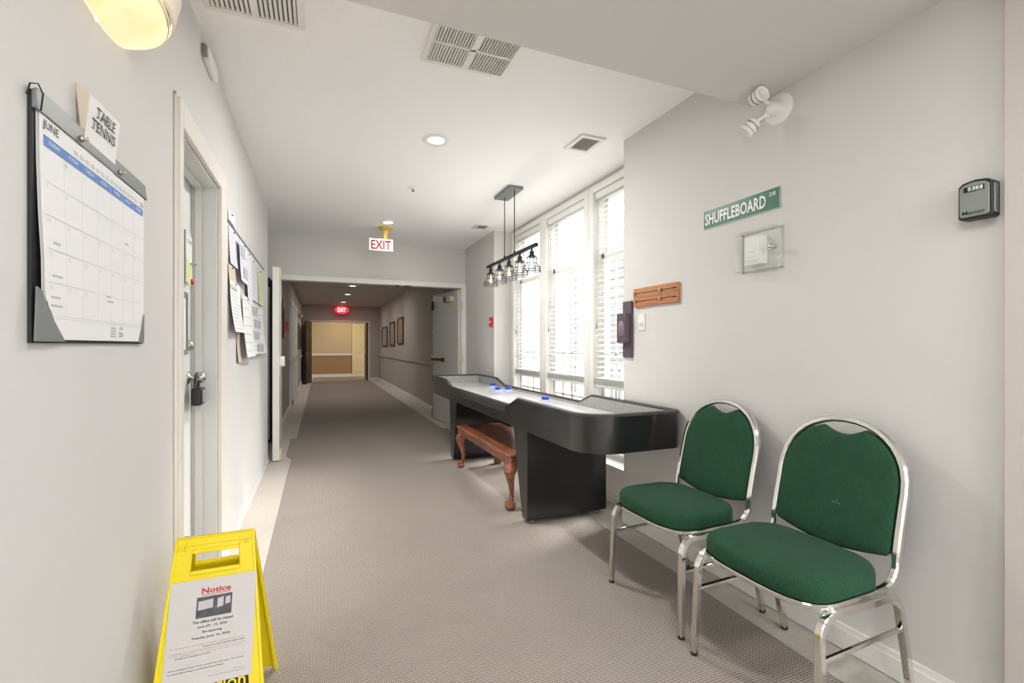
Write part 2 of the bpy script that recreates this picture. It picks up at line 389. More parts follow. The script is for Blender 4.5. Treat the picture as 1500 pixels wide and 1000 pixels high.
# ceilings
struct('ceiling', B(-.9, 2.5, 1.73, YE, H, H+.1), 'ceil')
struct('ceiling_soffit', MB().box(-3.6, 5.2, -5.2, 1.73, HS, HS+.5), 'wall')
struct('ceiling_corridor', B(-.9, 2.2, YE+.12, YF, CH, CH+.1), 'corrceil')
struct('ceiling_far', B(-1.5, 3, YF, 20.2, CH, CH+.1), 'corrceil')
# lobby behind the camera
struct('wall_back', MB().box(-3.6, 5.2, -5.2, -5.1, 0, HS), 'wall')
struct('wall_lobby', MB().box(5.1, 5.2, -5.1, .30, 0, HS).box(2.3, 5.2, .30, .40, 0, HS), 'wall')
struct('trim_3', MB().box(1.975, 2.30, .66, .775, 0, HS).box(1.985, 2.0, .63, .66, 0, HS), 'casing_r', bevel=.004)
r = sroot('window_4', (1.2, -5.09, .6)); build('window_frame', MB().box(-.9, -.8, -5.1, -5.06, .5, 2.4).box(3.2, 3.3, -5.1, -5.06, .5, 2.4).box(-.9, 3.3, -5.1, -5.06, .5, .6).box(-.9, 3.3, -5.1, -5.06, 2.3, 2.4), 'trim', r)  # unseen frame added around the fill light on the back wall
# corridor
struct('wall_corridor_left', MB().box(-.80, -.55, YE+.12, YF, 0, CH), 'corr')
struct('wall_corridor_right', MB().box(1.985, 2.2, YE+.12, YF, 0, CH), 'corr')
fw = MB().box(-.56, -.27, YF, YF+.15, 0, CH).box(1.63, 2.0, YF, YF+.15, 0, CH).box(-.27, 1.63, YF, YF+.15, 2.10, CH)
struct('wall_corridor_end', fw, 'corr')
struct('trim_4', MB().box(-.32, -.25, YF-.02, YF+.17, 0, 2.13).box(1.61, 1.68, YF-.02, YF+.17, 0, 2.13).box(-.25, 1.61, YF-.02, YF+.17, 2.07, 2.13), 'trimwarm', bevel=.004)
struct('wall_far', B(-1.5, 3, 20, 20.1, .9, CH), 'farwall'); struct('wall_far_lower', B(-1.5, 3, 19.995, 20.1, 0, .9), 'farwall2')
struct('wall_far_side', MB().box(-1.5, -1.4, YF+.15, 20, 0, CH).box(2.9, 3, YF+.15, 20, 0, CH), 'farwall')
struct('baseboard_far', B(-1.4, 1.26, 19.97, 19.995, 0, .12), 'trimwarm')
struct('trim_5', B(-1.4, 1.26, 19.965, 19.995, .86, .93), 'trimwarm')
for nm, x0, x1, y0, y1 in [('trim_6', 1.955, 1.985, YE+.3, YF, ), ('trim_7', -.55, -.525, 9.0, YF)]:
    struct(nm, MB().box(x0, x1, y0, y1, .875, .945).box(x0+.006, x1-.0 , y0, y1, .945, .96), 'corr', bevel=.004)
struct('trim_8', B(1.68, 1.985, YF-.025, YF, .875, .945), 'corr')
# baseboards
def bb(name, x0, x1, y0, y1, h=.10, m='trim'):
    mb = MB().box(x0, x1, y0, y1, 0, h*.78); ins = .004
    if x1-x0 < y1-y0: mb.box(x0+ins if x0 > 0 else x0, x1 if x0 > 0 else x1-ins, y0, y1, h*.78, h)
    else: mb.box(x0, x1, y0+ins, y1, h*.78, h)
    struct(name, mb, m)
bb('baseboard_right', 1.994, XR, .78, 2.80); bb('baseboard_window', 2.155, 2.17, 2.80, 5.60, .07)
bb('baseboard_left', XL, XL+.010, 3.12, 5.62, .05, 'wall_l'); bb('baseboard_left.001', XL, XL+.012, -4, 2.08, .08)
bb('baseboard_corridor', 1.965, 1.985, YE+.12, YF); bb('baseboard_corridor.001', -.55, -.535, YE+.12, YF)
bb('baseboard_return', 2.035, 2.05, 5.60, YE)
bb('baseboard_corridor_end', 1.68, 1.985, YF-.02, YF)
# outside
struct('outside_ground', B(2.6, 30, -10, 25, -.6, -.5), 'ground')
ob = thing('neighbouring_building', (9.0, 6.0, -.5), 'pale sided building seen faintly through the window blinds', 'building')
mb = MB().box(9.0, 12, -3, 16, -.5, 5)
build('wall', mb, 'ext', ob)
for i in range(16): build('siding_board', B(8.97, 9.0, -3, 16, -.45+i*.3, -.18+i*.3), 'ext', ob, 0)
rail = thing('balcony_railing', (3.6, 4.2, -.5), 'white picket railing outside the three windows', 'railing')
build('rail_bar', MB().box(3.57, 3.63, 1, 8, .95, 1.0), 'extw', rail); build('rail_bar', MB().box(3.57, 3.63, 1, 8, .05, .1), 'extw', rail)
for i in range(5): build('post', B(3.55, 3.65, 1.2+i*1.6, 1.3+i*1.6, -.5, 2.7), 'extw', rail)
for i in range(40): build('picket', B(3.585, 3.615, 1.35+i*.16, 1.38+i*.16, .1, .95), 'extw', rail)

# ------------------------------------------------------------------ windows with blinds
for wi, (a, b) in enumerate(wins):
    r = sroot('window_%d' % (wi+1), (WX, (a+b)/2, wz0))
    c = MB(); t = .075; a2, b2 = a+.003, b-.003
    c.box(WX-.035, WX+.02, a2, a2+t, wz0-.02, wz1+.05).box(WX-.035, WX+.02, b2-t, b2, wz0-.02, wz1+.05).box(WX-.035, WX+.02, a2+t, b2-t, wz1-.01, wz1+.05)
    build('window_casing', c, 'trim', r, .005)
    c = MB(); i0, i1 = a+t, b-t
    for (q0, q1) in ((a+.02, a+t+.01), (b-t-.01, b-.02)): c.box(WX+.02, WX+.14, q0, q1, wz0-.02, wz1+.05)
    c.box(WX+.02, WX+.14, i0, i1, wz0-.02, wz0+.015).box(WX+.02, WX+.14, i0, i1, wz1-.01, wz1+.05)
    build('window_frame', c, 'trim', r, .003)
    c = MB(); zt = 2.05
    for z0, z1, xx in ((wz0+.015, zt+.02, WX+.055), (zt-.02, wz1-.01, WX+.09)):
        c.box(xx, xx+.03, i0, i0+.045, z0, z1).box(xx, xx+.03, i1-.045, i1, z0, z1).box(xx, xx+.03, i0, i1, z0, z0+.05).box(xx, xx+.03, i0, i1, z1-.05, z1)
    build('sash', c, 'trim', r, .003)
    c = MB(); ym = (i0+i1)/2
    c.box(WX+.062, WX+.078, ym-.011, ym+.011, wz0+.06, zt).box(WX+.062, WX+.078, i0, i1, 1.16, 1.18).box(WX+.062, WX+.078, i0, i1, .74, .76)
    c.box(WX+.062, WX+.078, i1-.22, i1-.20, wz0+.06, zt)
    build('glazing_bar', c, 'trim', r)
    build('pane', B(WX+.068, WX+.071, i0+.04, i1-.04, wz0+.05, zt-.02), 'glass', r); build('pane', B(WX+.103, WX+.106, i0+.04, i1-.04, zt+.02, wz1-.05), 'glass', r)
    # blind, hung in the opening
    bl = thing('window_blind', (WX-.01, ym, .93), ['white slatted blind in the farthest of the three windows, beside the white wall return',
         'white slatted blind in the middle one of the three tall windows', 'white slatted blind in the nearest window, beside the mauve wall plaque'][wi], 'blind', 'slatted blinds in the window row')
    xb = WX+.008; y0, y1 = i0+.012, i1-.012; zb = .885
    build('headrail', B(xb-.026, xb+.03, y0, y1, wz1-.075, wz1-.015), 'trim', bl, .004)
    build('bottom_rail', B(xb-.024, xb+.024, y0, y1, zb, zb+.022), 'trim', bl, .004)
    ztop = wz1-.09; n = 34; zs0 = zb+.085; sm = MB(); hw = .024; tilt = math.radians(14)
    prof = [(-1, 0), (-.5, .0025), (0, .0035), (.5, .0025), (1, 0)]
    def slat(zc, mb, tl=tilt):
        P0 = []; 
        for yy in (y0, y1):
            for u, hgt in prof: P0.append((xb+u*hw*math.cos(tl), yy, zc+hgt+u*hw*math.sin(tl)))
            for u, hgt in prof[::-1]: P0.append((xb+u*hw*math.cos(tl), yy, zc+hgt-.0022+u*hw*math.sin(tl)))
        fs = [(k, (k+1) % 10, 10+(k+1) % 10, 10+k) for k in range(10)]+[tuple(range(9, -1, -1)), tuple(range(10, 20))]
        mb.add(P0, fs)
    base = MB(); slat(0, base); bo = build('slat', base, 'slat', bl); bo.location.z = 0
    me = bo.data; off = world_off(bl)
    # mesh is local to the blind: shift copies in z
    zlist = [zs0+(ztop-zs0)*k/(n-1) for k in range(n)]
    bo.location.z = zlist[0]
    for z in zlist[1:]:
        q = bo.copy(); COL.objects.link(q); q.location.z = z
    # stacked slats resting on the bottom rail
    st = MB()
    for k in range(9): slat(zb+.026+k*.0055, st, 0)
    build('stacked_slats', st, 'slat', bl)['kind'] = 'stuff'
    lc = MB()
    for yy in (y0+.13, y1-.13):
        for xx in (xb-.026, xb+.026): lc.cyl((xx, yy, zb), (xx, yy, wz1-.06), .0012, seg=5)
    build('ladder_cord', lc, 'trim', bl)
    pc = MB().cyl((xb-.03, y1-.03, wz1-.06), (xb-.03, y1-.03, 1.45), .0015, seg=5); pc.lathe((xb-.03, y1-.03, 1.40), [(.002,.05),(.006,.04),(.008,0),(.004,-.004)], seg=8)
    build('pull_cord', pc, 'greyplastic', bl)

# ------------------------------------------------------------------ left wall door
d1 = sroot('door_1', (-.625, (D0+D1)/2, 0))
build('slab', B(-.665, -.625, D0+.004, D1-.004, .008, DZ-.004), 'door', d1, .002)
c = MB(); cw = .10; xo = -.488
for q0, q1 in ((D0-.045, D0), (D1, D1+.15)):
    c.box(XL, xo, q0, q1, 0, DZ+.10)
c.box(XL, xo, D0, D1, DZ, DZ+.10)
build('door_casing', c, 'trimwarm', d1, .004)
c = MB().box(XL, xo-.010, D0-.055, D0-.045, 0, DZ+.115).box(XL, xo-.012, D0-.055, D1+.165, DZ+.10, DZ+.115).box(XL, xo-.012, D1+.15, D1+.165, 0, DZ+.115)
build('casing_back_band', c, 'trimwarm', d1, .003)
c = MB().box(-.74, XL, D1-.012, D1, 0, DZ).box(-.74, XL, D0, D0+.012, 0, DZ).box(-.74, XL, D0+.012, D1-.012, DZ-.012, DZ)
build('door_jamb', c, 'jamb', d1, .002)
c = MB().box(-.61, -.575, D1-.024, D1-.012, 0, DZ-.012).box(-.61, -.575, D0+.012, D1-.012, DZ-.024, DZ-.012)
build('door_stop_moulding', c, 'jamb', d1, .002)
k = MB().lathe((-.625, 2.835, 1.25), [(.031,0),(.031,.008),(.024,.018),(.020,.030),(.0,.031)], axis=(1,0,0)); build('deadbolt', k, 'satin', d1)
k = MB().lathe((-.625, 2.86, 1.085), [(.032,0),(.032,.006),(.014,.012),(.012,.03),(.022,.042),(.028,.055),(.026,.070),(.014,.078),(0,.079)], axis=(1,0,0)); build('door_knob', k, 'satin', d1)
k = MB().sweep([(-.625,2.80,.29),(-.60,2.81,.285),(-.575,2.82,.26),(-.57,2.82,.245)], .005, 8); k.lathe((-.57,2.82,.24), [(.009,-.01),(.012,0),(.009,.012)], seg=12); build('kick_down_holder', k, 'greyplastic', d1)
# lock box hanging from the knob
lb = thing('key_lock_box', (-.58, 2.85, .955), 'black shackle key box hanging from the knob of the white door', 'lock box')
build('body', B(-.60, -.555, 2.80, 2.895, .945, 1.035), 'blackplastic', lb, .008)
build('face_plate', B(-.556, -.548, 2.815, 2.88, .957, 1.023), 'greyplastic', lb, .004)
sh = MB().sweep([(-.585,2.82,1.03),(-.585,2.82,1.075),(-.585,2.832,1.097),(-.585,2.86,1.108),(-.585,2.88,1.095),(-.585,2.887,1.07),(-.585,2.887,1.03)], .006, 8); build('shackle', sh, 'blackplastic', lb)
# hanging box and frame on the door
t = thing('wall_key_cabinet', (-.62, 2.78, 1.54), 'white wall box with a grey edge and pale green note, high on the white door', 'box')
build('box_body', B(-.6245, -.60, 2.70, 2.83, 1.56, 1.80), 'white', t, .002)
build('grey_edge', B(-.6245, -.598, 2.69, 2.70, 1.55, 1.81), 'calgrey', t)
build('note', MB().prism([(2.705,1.70),(2.75,1.67),(2.82,1.655),(2.825,1.58),(2.78,1.54),(2.74,1.555),(2.705,1.60)], 'x', -.5995, -.598), 'greenp', t)
k = MB().lathe((-.598, 2.805, 1.572), [(.014,0),(.014,.008),(0,.01)], axis=(1,0,0), seg=14); build('red_button', k, 'red', t)
k = MB().lathe((-.598, 2.79, 1.66), [(.006,0),(.005,.02),(.009,.022),(0,.03)], axis=(1,0,0), seg=10); build('hook', k, 'satin', t)
k = MB(); [k.box(-.5995, -.598, y, y+.006, 1.755, 1.775) for y in (2.735, 2.765, 2.785, 2.805)]; build('print', k, 'inkl', t)
t = thing('door_notice_frame', (-.62, 2.76, 1.2), 'slim grey framed notice below the white box on the door', 'frame')
build('frame', MB().box(-.6245, -.612, 2.69, 2.81, 1.49, 1.515).box(-.6245, -.612, 2.69, 2.81, 1.205, 1.23).box(-.6245, -.612, 2.795, 2.81, 1.23, 1.49).box(-.6245, -.612, 2.69, 2.70, 1.23, 1.49), 'calgrey', t, .001)
build('sheet', B(-.6245, -.619, 2.70, 2.795, 1.23, 1.49), 'paperw', t)

# ------------------------------------------------------------------ notices on the left wall
def sheet(y0, y1, z0, z1, m, label, x=XL, lines=None, seed=0, name='notice_sheet', photos=0, curl=.012, group='notices pinned on the left wall'):
    t = thing(name, (x, (y0+y1)/2, z0), label, 'paper', group)
    n = 6; mb = MB(); vs = []; fs = []
    for i in range(n+1):
        z = z1+(z0-z1)*i/n; xx = x+.003+curl*(i/n)**2
        vs += [(xx, y0, z), (xx, y1, z), (xx-.0012, y1, z), (xx-.0012, y0, z)]
    for i in range(n):
        for kk in range(4): fs.append((i*4+kk, i*4+(kk+1) % 4, i*4+4+(kk+1) % 4, i*4+4+kk))
    fs += [(0,1,2,3), (n*4+3, n*4+2, n*4+1, n*4)]
    mb.add(vs, fs); build('paper', mb, m, t)
    rnd = random.Random(seed)
    def xat(z): return x+.0034+curl*((z1-z)/(z1-z0))**2
    if lines:
        pr = MB(); z = z1-.03
        while z > z0+.02:
            yy = y0+.02+rnd.random()*.02; ye = y1-.02-rnd.random()*(y1-y0)*.4
            X = xat(z)+.0006
            pr.add([(X, yy, z), (X, ye, z), (X, ye, z+.004), (X, yy, z+.004)], [(0,1,2,3)]); z -= lines
        build('print', pr, 'inkl', t)
    for pz in range(photos):
        zc = z1-(z1-z0)*(pz+.5)/photos; X = xat(zc-.03)+.002
        build('picture', B(X-.001, X+.0008, y0+.04+.2*(pz % 2)*(y1-y0), y0+.04+.2*(pz % 2)*(y1-y0)+(y1-y0)*.45, zc-.035, zc+.035), 'greyl', t)
    k = MB().lathe((xat(z1-.012), (y0+y1)/2, z1-.012), [(.006,0),(.006,.004),(.003,.008),(0,.009)], axis=(1,0,0), seg=8); build('pin', k, 'greyplastic', t)
    return t
build_rail = build('pinning_rail', B(XL, XL+.006, 3.24, 5.22, 1.990, 2.002), 'calgrey', None, .002)
tag(build_rail, 'thin grey pinning rail above the notices on the left wall', 'rail')
sheet(3.25, 3.50, 2.008, 2.075, 'paperw', 'small white title card above the grey pinning rail', curl=.004, seed=1)
sheet(3.27, 3.62, 1.75, 1.98, 'lilac', 'pale lilac sheet nearest the door, under the pinning rail', lines=.025, seed=2)
sheet(3.53, 3.90, 1.68, 1.95, 'lilac', 'pale lilac sheet overlapping the one nearest the door', x=XL+.022, lines=.03, seed=3, photos=2)
sheet(3.25, 3.50, 1.60, 1.745, 'tan', 'tan card above the lined white sheet', x=XL+.002, seed=4)
sheet(3.25, 3.63, 1.335, 1.65, 'paperw', 'white lined sheet low on the wall nearest the door', x=XL+.010, lines=.022, seed=5, curl=.03)
sheet(3.70, 3.88, 1.83, 1.96, 'tan', 'small tan strip under the rail beside the lilac sheet', x=XL+.003, seed=6, curl=.003)
sheet(3.92, 4.17, 1.56, 1.95, 'paperw', 'tall white sheet in the middle of the notices', lines=.024, seed=7, x=XL+.014)
sheet(3.66, 4.13, 1.17, 1.60, 'paperw', 'lowest white slip hanging under the lilac sheets', x=XL+.022, lines=.06, seed=8, curl=.03)
sheet(3.56, 3.72, 1.14, 1.34, 'tan', 'narrow tan slip hanging below the lined sheet', x=XL+.001, seed=9)
sheet(4.22, 4.66, 1.62, 1.965, 'lilac', 'wide lilac list sheet left of the green sheet', lines=.02, seed=10)
sheet(4.72, 5.06, 1.62, 1.94, 'greenp', 'light green sheet at the far end under the rail', lines=.03, seed=11)
sheet(4.20, 5.12, 1.18, 1.59, 'paperw', 'big white poster with grey pictures below the green sheet', lines=.035, seed=12, photos=4, curl=.035)

# calendar
cal = thing('wall_calendar', (XL, 1.45, 1.26), 'large blue and white june desk calendar hung on the left wall', 'calendar')
CX = XL
build('backing_board', B(CX+.001, CX+.007, 1.142, 1.765, 1.255, 1.735), 'calback', cal)
# page block with curled left edge
def page(mb, x0, cut, yl, yr):
    rows = [(1.70, yl, yr, 0), (1.60, yl, yr, .001), (1.50, yl, yr, .004), (1.42, yl, yr, .008), (1.352, yl+.002, yr, .008), (1.30, yl+.045, yr-.012, .004), (1.262, yl+.085, yr-.035, .0)]
    n = 8; vs = []; fs = []
    for z, a, b, cu in rows:
        for k in range(n+1):
            u = k/n; vs.append((x0+cu*(1-u)**2, a+(b-a)*u, z))
    for i in range(len(rows)-1):
        for k in range(n): fs.append((i*(n+1)+k, i*(n+1)+k+1, (i+2-1)*(n+1)+k+1, (i+1)*(n+1)+k))
    mb.add(vs, fs, True)
for q in range(3):
    p = MB(); page(p, CX+.0085+q*.0012, 0, 1.152+q*.003, 1.762)
    build('page', p, 'paperw', cal, fix=False)
xp = CX+.0085+2*.0012
def pmap(y, z):   # paper surface x at y,z
    rows = [(1.70, 0), (1.60, .001), (1.50, .004), (1.42, .008), (1.352, .008), (1.30, .004), (1.262, 0)]
    cu = 0
    for (za, ca), (zb_, cb) in zip(rows, rows[1:]):
        if zb_ <= z <= za: cu = ca+(cb-ca)*(za-z)/(za-zb_)
    u = max(0, min(1, (y-1.158)/.604)); return xp+cu*(1-u)**2+.0008
def pquad(mb, y0, y1, z0, z1, n=1):
    for k in range(n):
        a = y0+(y1-y0)*k/n; b = y0+(y1-y0)*(k+1)/n
        mb.add([(pmap(a,z0),a,z0),(pmap(b,z0),b,z0),(pmap(b,z1),b,z1),(pmap(a,z1),a,z1)], [(0,1,2,3)])
# binder strip
st = MB().prism([(1.140,1.735),(1.150,1.742),(1.765,1.742),(1.782,1.700),(1.765,1.702),(1.150,1.700),(1.140,1.700)], 'x', CX+.007, CX+.0145)
build('binder_strip', st, 'calgrey', cal, .002)
c = MB(); colw = (1.752-1.172)/7
for i in range(7): pquad(c, 1.172+i*colw+.001, 1.172+(i+1)*colw-.001, 1.642, 1.663)
build('weekday_bar', c, 'calblue', cal)
c = MB()
for i, dn in enumerate(['SUNDAY','MONDAY','TUESDAY','WEDNESDAY','THURSDAY','FRIDAY','SATURDAY']):
    y = 1.172+i*colw; text(c, dn, (pmap(y, 1.653)+.0008, y+.018, 1.6495), w=colw-.036, h=.008, **LX)
build('weekday_lettering', c, 'whitel', cal)
c = MB()
text(c, 'JUNE', (pmap(1.175,1.68)+.0005, 1.170, 1.672), w=.062, h=.021, **LX)
text(c, '2026', (pmap(1.7,1.68)+.0005, 1.725, 1.668), w=.028, h=.013, **LX)
text(c, 'JUNE', (pmap(1.55,1.3)+.001, 1.560, 1.290), w=.022, h=.009, **LX)
text(c, '2026', (pmap(1.55,1.28)+.001, 1.556, 1.273), w=.030, h=.013, **LX)
build('lettering', c, 'ink', cal)
c = MB(); gz = [1.640-.066*i for i in range(6)]
for z in gz[1:]: pquad(c, 1.172, 1.752, z-.0006, z+.0006, 8)
for i in range(1, 7): 
    for z0, z1 in zip(gz[1:], gz[:-1]): pquad(c, 1.172+i*colw-.0005, 1.172+i*colw+.0005, z0, z1)
day = 1
for r in range(5):
    for i in range(7):
        if r == 0 and i < 1: continue
        if day > 30: break
        y = 1.172+i*colw+.006; z = gz[r]-.014
        if r == 4 and False: pass
        vs = str(day); text(c, vs, (pmap(y, z)+.0006, y, z), w=.0055*len(vs), h=.0085, **LX); day += 1
pquad(c, 1.20, 1.745, 1.3045, 1.3055, 8)
build('grid', c, 'gridink', cal, fix=False)['kind'] = 'stuff'
c = MB(); rnd = random.Random(3)
for i in range(14):
    y = 1.30+i*.029; pquad(c, y, y+.02, 1.6705, 1.673); pquad(c, y, y+.015+.008*rnd.random(), 1.676, 1.6785)
for y, z, w_ in [(1.185,1.345,.04),(1.187,1.328,.05),(1.47,1.372,.03),(1.475,1.36,.045),(1.20,1.455,.03),(1.19,1.388,.045),(1.60,1.53,.03)]: pquad(c, y, y+w_, z, z+.004)
for r in range(4):
    for i in range(5): pquad(c, 1.505+i*.007, 1.510+i*.007, 1.272+r*.007, 1.276+r*.007)
build('small_print', c, 'inkl', cal, fix=False)['kind'] = 'stuff'
cal.scale = (1, .965, 1); cal.location.y += .0116
build('corner_pocket', MB().prism([(1.145,1.258),(1.262,1.258),(1.215,1.30),(1.180,1.352),(1.152,1.362)], 'x', CX+.0135, CX+.0165), 'calgrey', cal)
build('corner_pocket', MB().prism([(1.765,1.258),(1.722,1.258),(1.748,1.30),(1.767,1.345)], 'x', CX+.0115, CX+.0145), 'calgrey', cal)
for y in (1.338, 1.567):
    k = MB().lathe((CX+.0145, y, 1.714), [(.008,0),(.008,.003),(.0035,.006),(.0035,.010),(.006,.013),(0,.014)], axis=(1,.3,.1), seg=12); build('push_pin', k, 'satin', cal)
k = MB().sweep([(CX+.016,1.165,1.70),(CX+.022,1.158,1.73),(CX+.018,1.150,1.745),(CX+.008,1.146,1.742),(CX+.004,1.144,1.72)], .0016, 6); build('hanging_loop', k, 'calback', cal)
# table tennis card: folded paper tucked behind the calendar
tt = thing('table_tennis_card', (XL, 1.45, 1.73), 'folded white TABLE TENNIS card tucked behind the calendar', 'card')
p = MB(); a, b = 1.363, 1.535
FR = [(XL+.012,1.360,1.70),(XL+.012,1.533,1.70),(XL+.026,1.531,1.832),(XL+.026,1.355,1.825)]
p.add(FR+[(x-.001,y,z) for x,y,z in FR], [(0,1,2,3),(7,6,5,4),(0,3,7,4),(1,5,6,2),(2,6,7,3),(0,4,5,1)])
build('front_leaf', p, 'paperw', tt)
p = MB(); BK = [(XL+.012,1.360,1.70),(XL+.003,1.375,1.70),(XL+.003,1.348,1.842),(XL+.026,1.355,1.821)]
p.add(BK+[(x-.0008,y+.0005,z) for x,y,z in BK], [(0,1,2,3),(7,6,5,4),(0,3,7,4),(1,5,6,2),(2,6,7,3),(0,4,5,1)])
build('side_leaf', p, 'tan', tt)
c = MB(); Rv = Vector(FR[2])-Vector(FR[3]); Uv = Vector(FR[3])-Vector(FR[0]); nrm = Vector((1,0,0))
def on(u, v): 
    P_ = Vector(FR[0])*(1-u)*(1-v)+Vector(FR[1])*u*(1-v)+Vector(FR[2])*u*v+Vector(FR[3])*(1-u)*v
    return P_+nrm*.0022
text(c, 'TABLE', on(.22, .70), Rv, Uv, .108, .024); text(c, 'TENNIS', on(.12, .45), Rv, Uv, .135, .024)
for (u, v, n_, w0) in ((.22,.70,5,.108),(.12,.45,6,.135)):    # serif feet
    for i in range(n_):
        for vv in (0, .024-.0016):
            w_ = w0/n_; o_ = on(u, v)+Rv.normalized()*(w_*(i+.02))+Uv.normalized()*vv; c.add([o_, o_+Rv.normalized()*w_*.42, o_+Rv.normalized()*w_*.42+Uv.normalized()*.0016, o_+Uv.normalized()*.0016], [(0,1,2,3)])
build('lettering', c, 'ink', tt)

# wall sconce
sc = thing('wall_sconce', (XL, 1.47, 2.0), 'glowing alabaster bowl sconce with metal bands above the calendar', 'wall lamp')
SA, SB, SZ0, SD, SY = .27, .158, 2.056, .150, 1.46
def bowl_ring(t, add=0, n=24):
    s_ = max(.001, 1-(1-min(1, t/.86))**2)**.5 if t < .86 else 1+.04*(t-.86)/.14
    return [(XL+.001+(SB*s_+add)*math.sin(PI*k/n), SY-(SA*s_+add)*math.cos(PI*k/n), SZ0+SD*t) for k in range(n+1)]
def bowl_part(nm, t0, t1, m, n, add=0):
    p = MB(); p.loft([bowl_ring(t0+(t1-t0)*((i/n)**1.5 if t0 == 0 else i/n), add) for i in range(n+1)], cap=False, closed=False); build(nm, p, m, sc, fix=False)
bowl_part('glass_bowl', 0, .40, 'alabaster', 14)
bowl_part('glass_strip', .42, .445, 'pink', 2); bowl_part('glass_strip', .465, .49, 'pink', 2); bowl_part('rim', .51, 1.0, 'pink', 7)
bowl_part('metal_band', .395, .422, 'brass', 2, .002); bowl_part('metal_band', .442, .468, 'chrome', 2, .002); bowl_part('metal_band', .488, .514, 'brass', 2, .002)
build('back_plate', B(XL, XL+.004, 1.32, 1.60, 2.13, 2.20), 'white', sc)
pl = bpy.data.lights.new('sconce_bulb', 'POINT'); pl.energy = 2.0; pl.color = (1, .82, .6); pl.shadow_soft_size = .04
po = bpy.data.objects.new('sconce_bulb', pl); COL.objects.link(po); po.location = (XL+.08, 1.50, 2.17)

# small white sensor high on the left wall
t = thing('door_chime', (XL, 2.69, 2.6), 'small white chime box high on the left wall above the door', 'sensor')
build('housing', B(XL, XL+.03, 2.60, 2.80, 2.595, 2.665), 'white', t, .008); build('mount', B(XL, XL+.022, 2.57, 2.60, 2.61, 2.66), 'greyplastic', t, .003)

# ------------------------------------------------------------------ ceiling fittings
def grille(x0, x1, y0, y1, z, label, rows, cols_, pitch, name='ceiling_vent', fr=.025, dark='grille_dark', group='vents in the ceiling'):
    t = thing(name, ((x0+x1)/2, (y0+y1)/2, z-.02), label, 'vent', group)
    f = MB(); T = .014
    f.box(x0-fr, x1+fr, y0-fr, y0, z-T, z).box(x0-fr, x1+fr, y1, y1+fr, z-T, z).box(x0-fr, x0, y0, y1, z-T, z).box(x1, x1+fr, y0, y1, z-T, z)
    cw_ = (x1-x0)/cols_; rh = (y1-y0)/rows
    for i in range(1, cols_): f.box(x0+i*cw_-.016, x0+i*cw_+.016, y0, y1, z-T, z)
    for j in range(1, rows): f.box(x0, x1, y0+j*rh-.007, y0+j*rh+.007, z-T, z)
    build('frame', f, 'trim', t, .002)
    build('duct_face', B(x0, x1, y0, y1, z-.003, z-.001), dark, t)
    s_ = MB(); n = int((x1-x0)/pitch)
    for i in range(n):
        x = x0+(i+.5)*(x1-x0)/n; s_.obox((x, (y0+y1)/2, z-.008), (pitch*.30, 0, .003), (0, (y1-y0)/2, 0), (-.0006, 0, .0012))
    build('louvres', s_, 'trim', t)['kind'] = 'stuff'
    return t
grille(.50, .90, 1.90, 2.36, H, 'large double white ceiling grille cut by the soffit edge', 3, 2, .014, dark='grille_light')
grille(-.43, -.09, 1.95, 2.34, H, 'white ceiling return grille with dark slots beside the left wall', 2, 2, .018)
grille(1.70, 1.84, 2.84, 3.03, H, 'small white square ceiling vent near the nearest window', 1, 1, .012, fr=.03)
grille(1.78, 1.90, 5.38, 5.56, H, 'small white ceiling vent near the far end wall', 1, 1, .012, fr=.03)
def downlight(x, y, z, label, r=.078, group=None):
    t = thing('recessed_light', (x, y, z-.01), label, 'ceiling lamp', group)
    k = MB().lathe((x, y, z), [(r*.66,-.004),(r*.8,-.010),(r*1.05,-.010),(r*1.15,-.003),(r*1.15,0)], seg=32); build('trim_ring', k, 'white', t)
    k = MB().lathe((x, y, z), [(r*.68,-.004),(r*.62,-.0065),(0,-.0075)], seg=32); build('lens', k, 'lampdisc', t)
downlight(.767, 3.29, H, 'round recessed ceiling light nearest the camera in the lounge', .085)
downlight(.753, 5.70, H, 'round recessed ceiling light just before the exit sign', .085)
for y, n_ in ((11.5, 'nearest'), (13.48, 'middle'), (15.88, 'farthest')): downlight(.71, y, CH, 'round recessed light in the corridor ceiling, %s of its row' % n_, .10, 'recessed lights in the corridor')
t = thing('sprinkler_head', (.803, 4.38, H-.03), 'small white sprinkler plate in the middle of the ceiling', 'sprinkler')
k = MB().lathe((.803, 4.38, H), [(.034,0),(.034,-.006),(.02,-.012)], seg=20); build('escutcheon', k, 'white', t)
k = MB().lathe((.803, 4.38, H-.012), [(.010,0),(.008,-.014),(.016,-.016),(.016,-.018),(0,-.02)], seg=12); build('deflector', k, 'greyplastic', t)
# exit sign
t = thing('exit_sign', (.70, 5.98, 2.40), 'white EXIT sign with red letters hanging from a yellowed ceiling mount', 'sign')
build('sign_box', B(.56, .845, 5.96, 6.0, 2.415, 2.565), 'white', t, .004)
c = MB(); text(c, 'EXIT', (.583, 5.9585, 2.433), w=.238, h=.112, bold=.022, **EX); build('lettering', c, 'deepred', t)
build('red_strip', MB().box(.60, .66, 5.958, 5.96, 2.556, 2.561).box(.77, .83, 5.958, 5.96, 2.556, 2.561), 'red', t)
k = MB().lathe((.755, 5.98, H), [(.088,0),(.088,-.012),(.06,-.03),(.042,-.045),(.042,-.075),(.03,-.085),(.03,-.145)], seg=24); build('ceiling_mount', k, mat('yellowed_plastic', (206, 178, 84), .5), t)
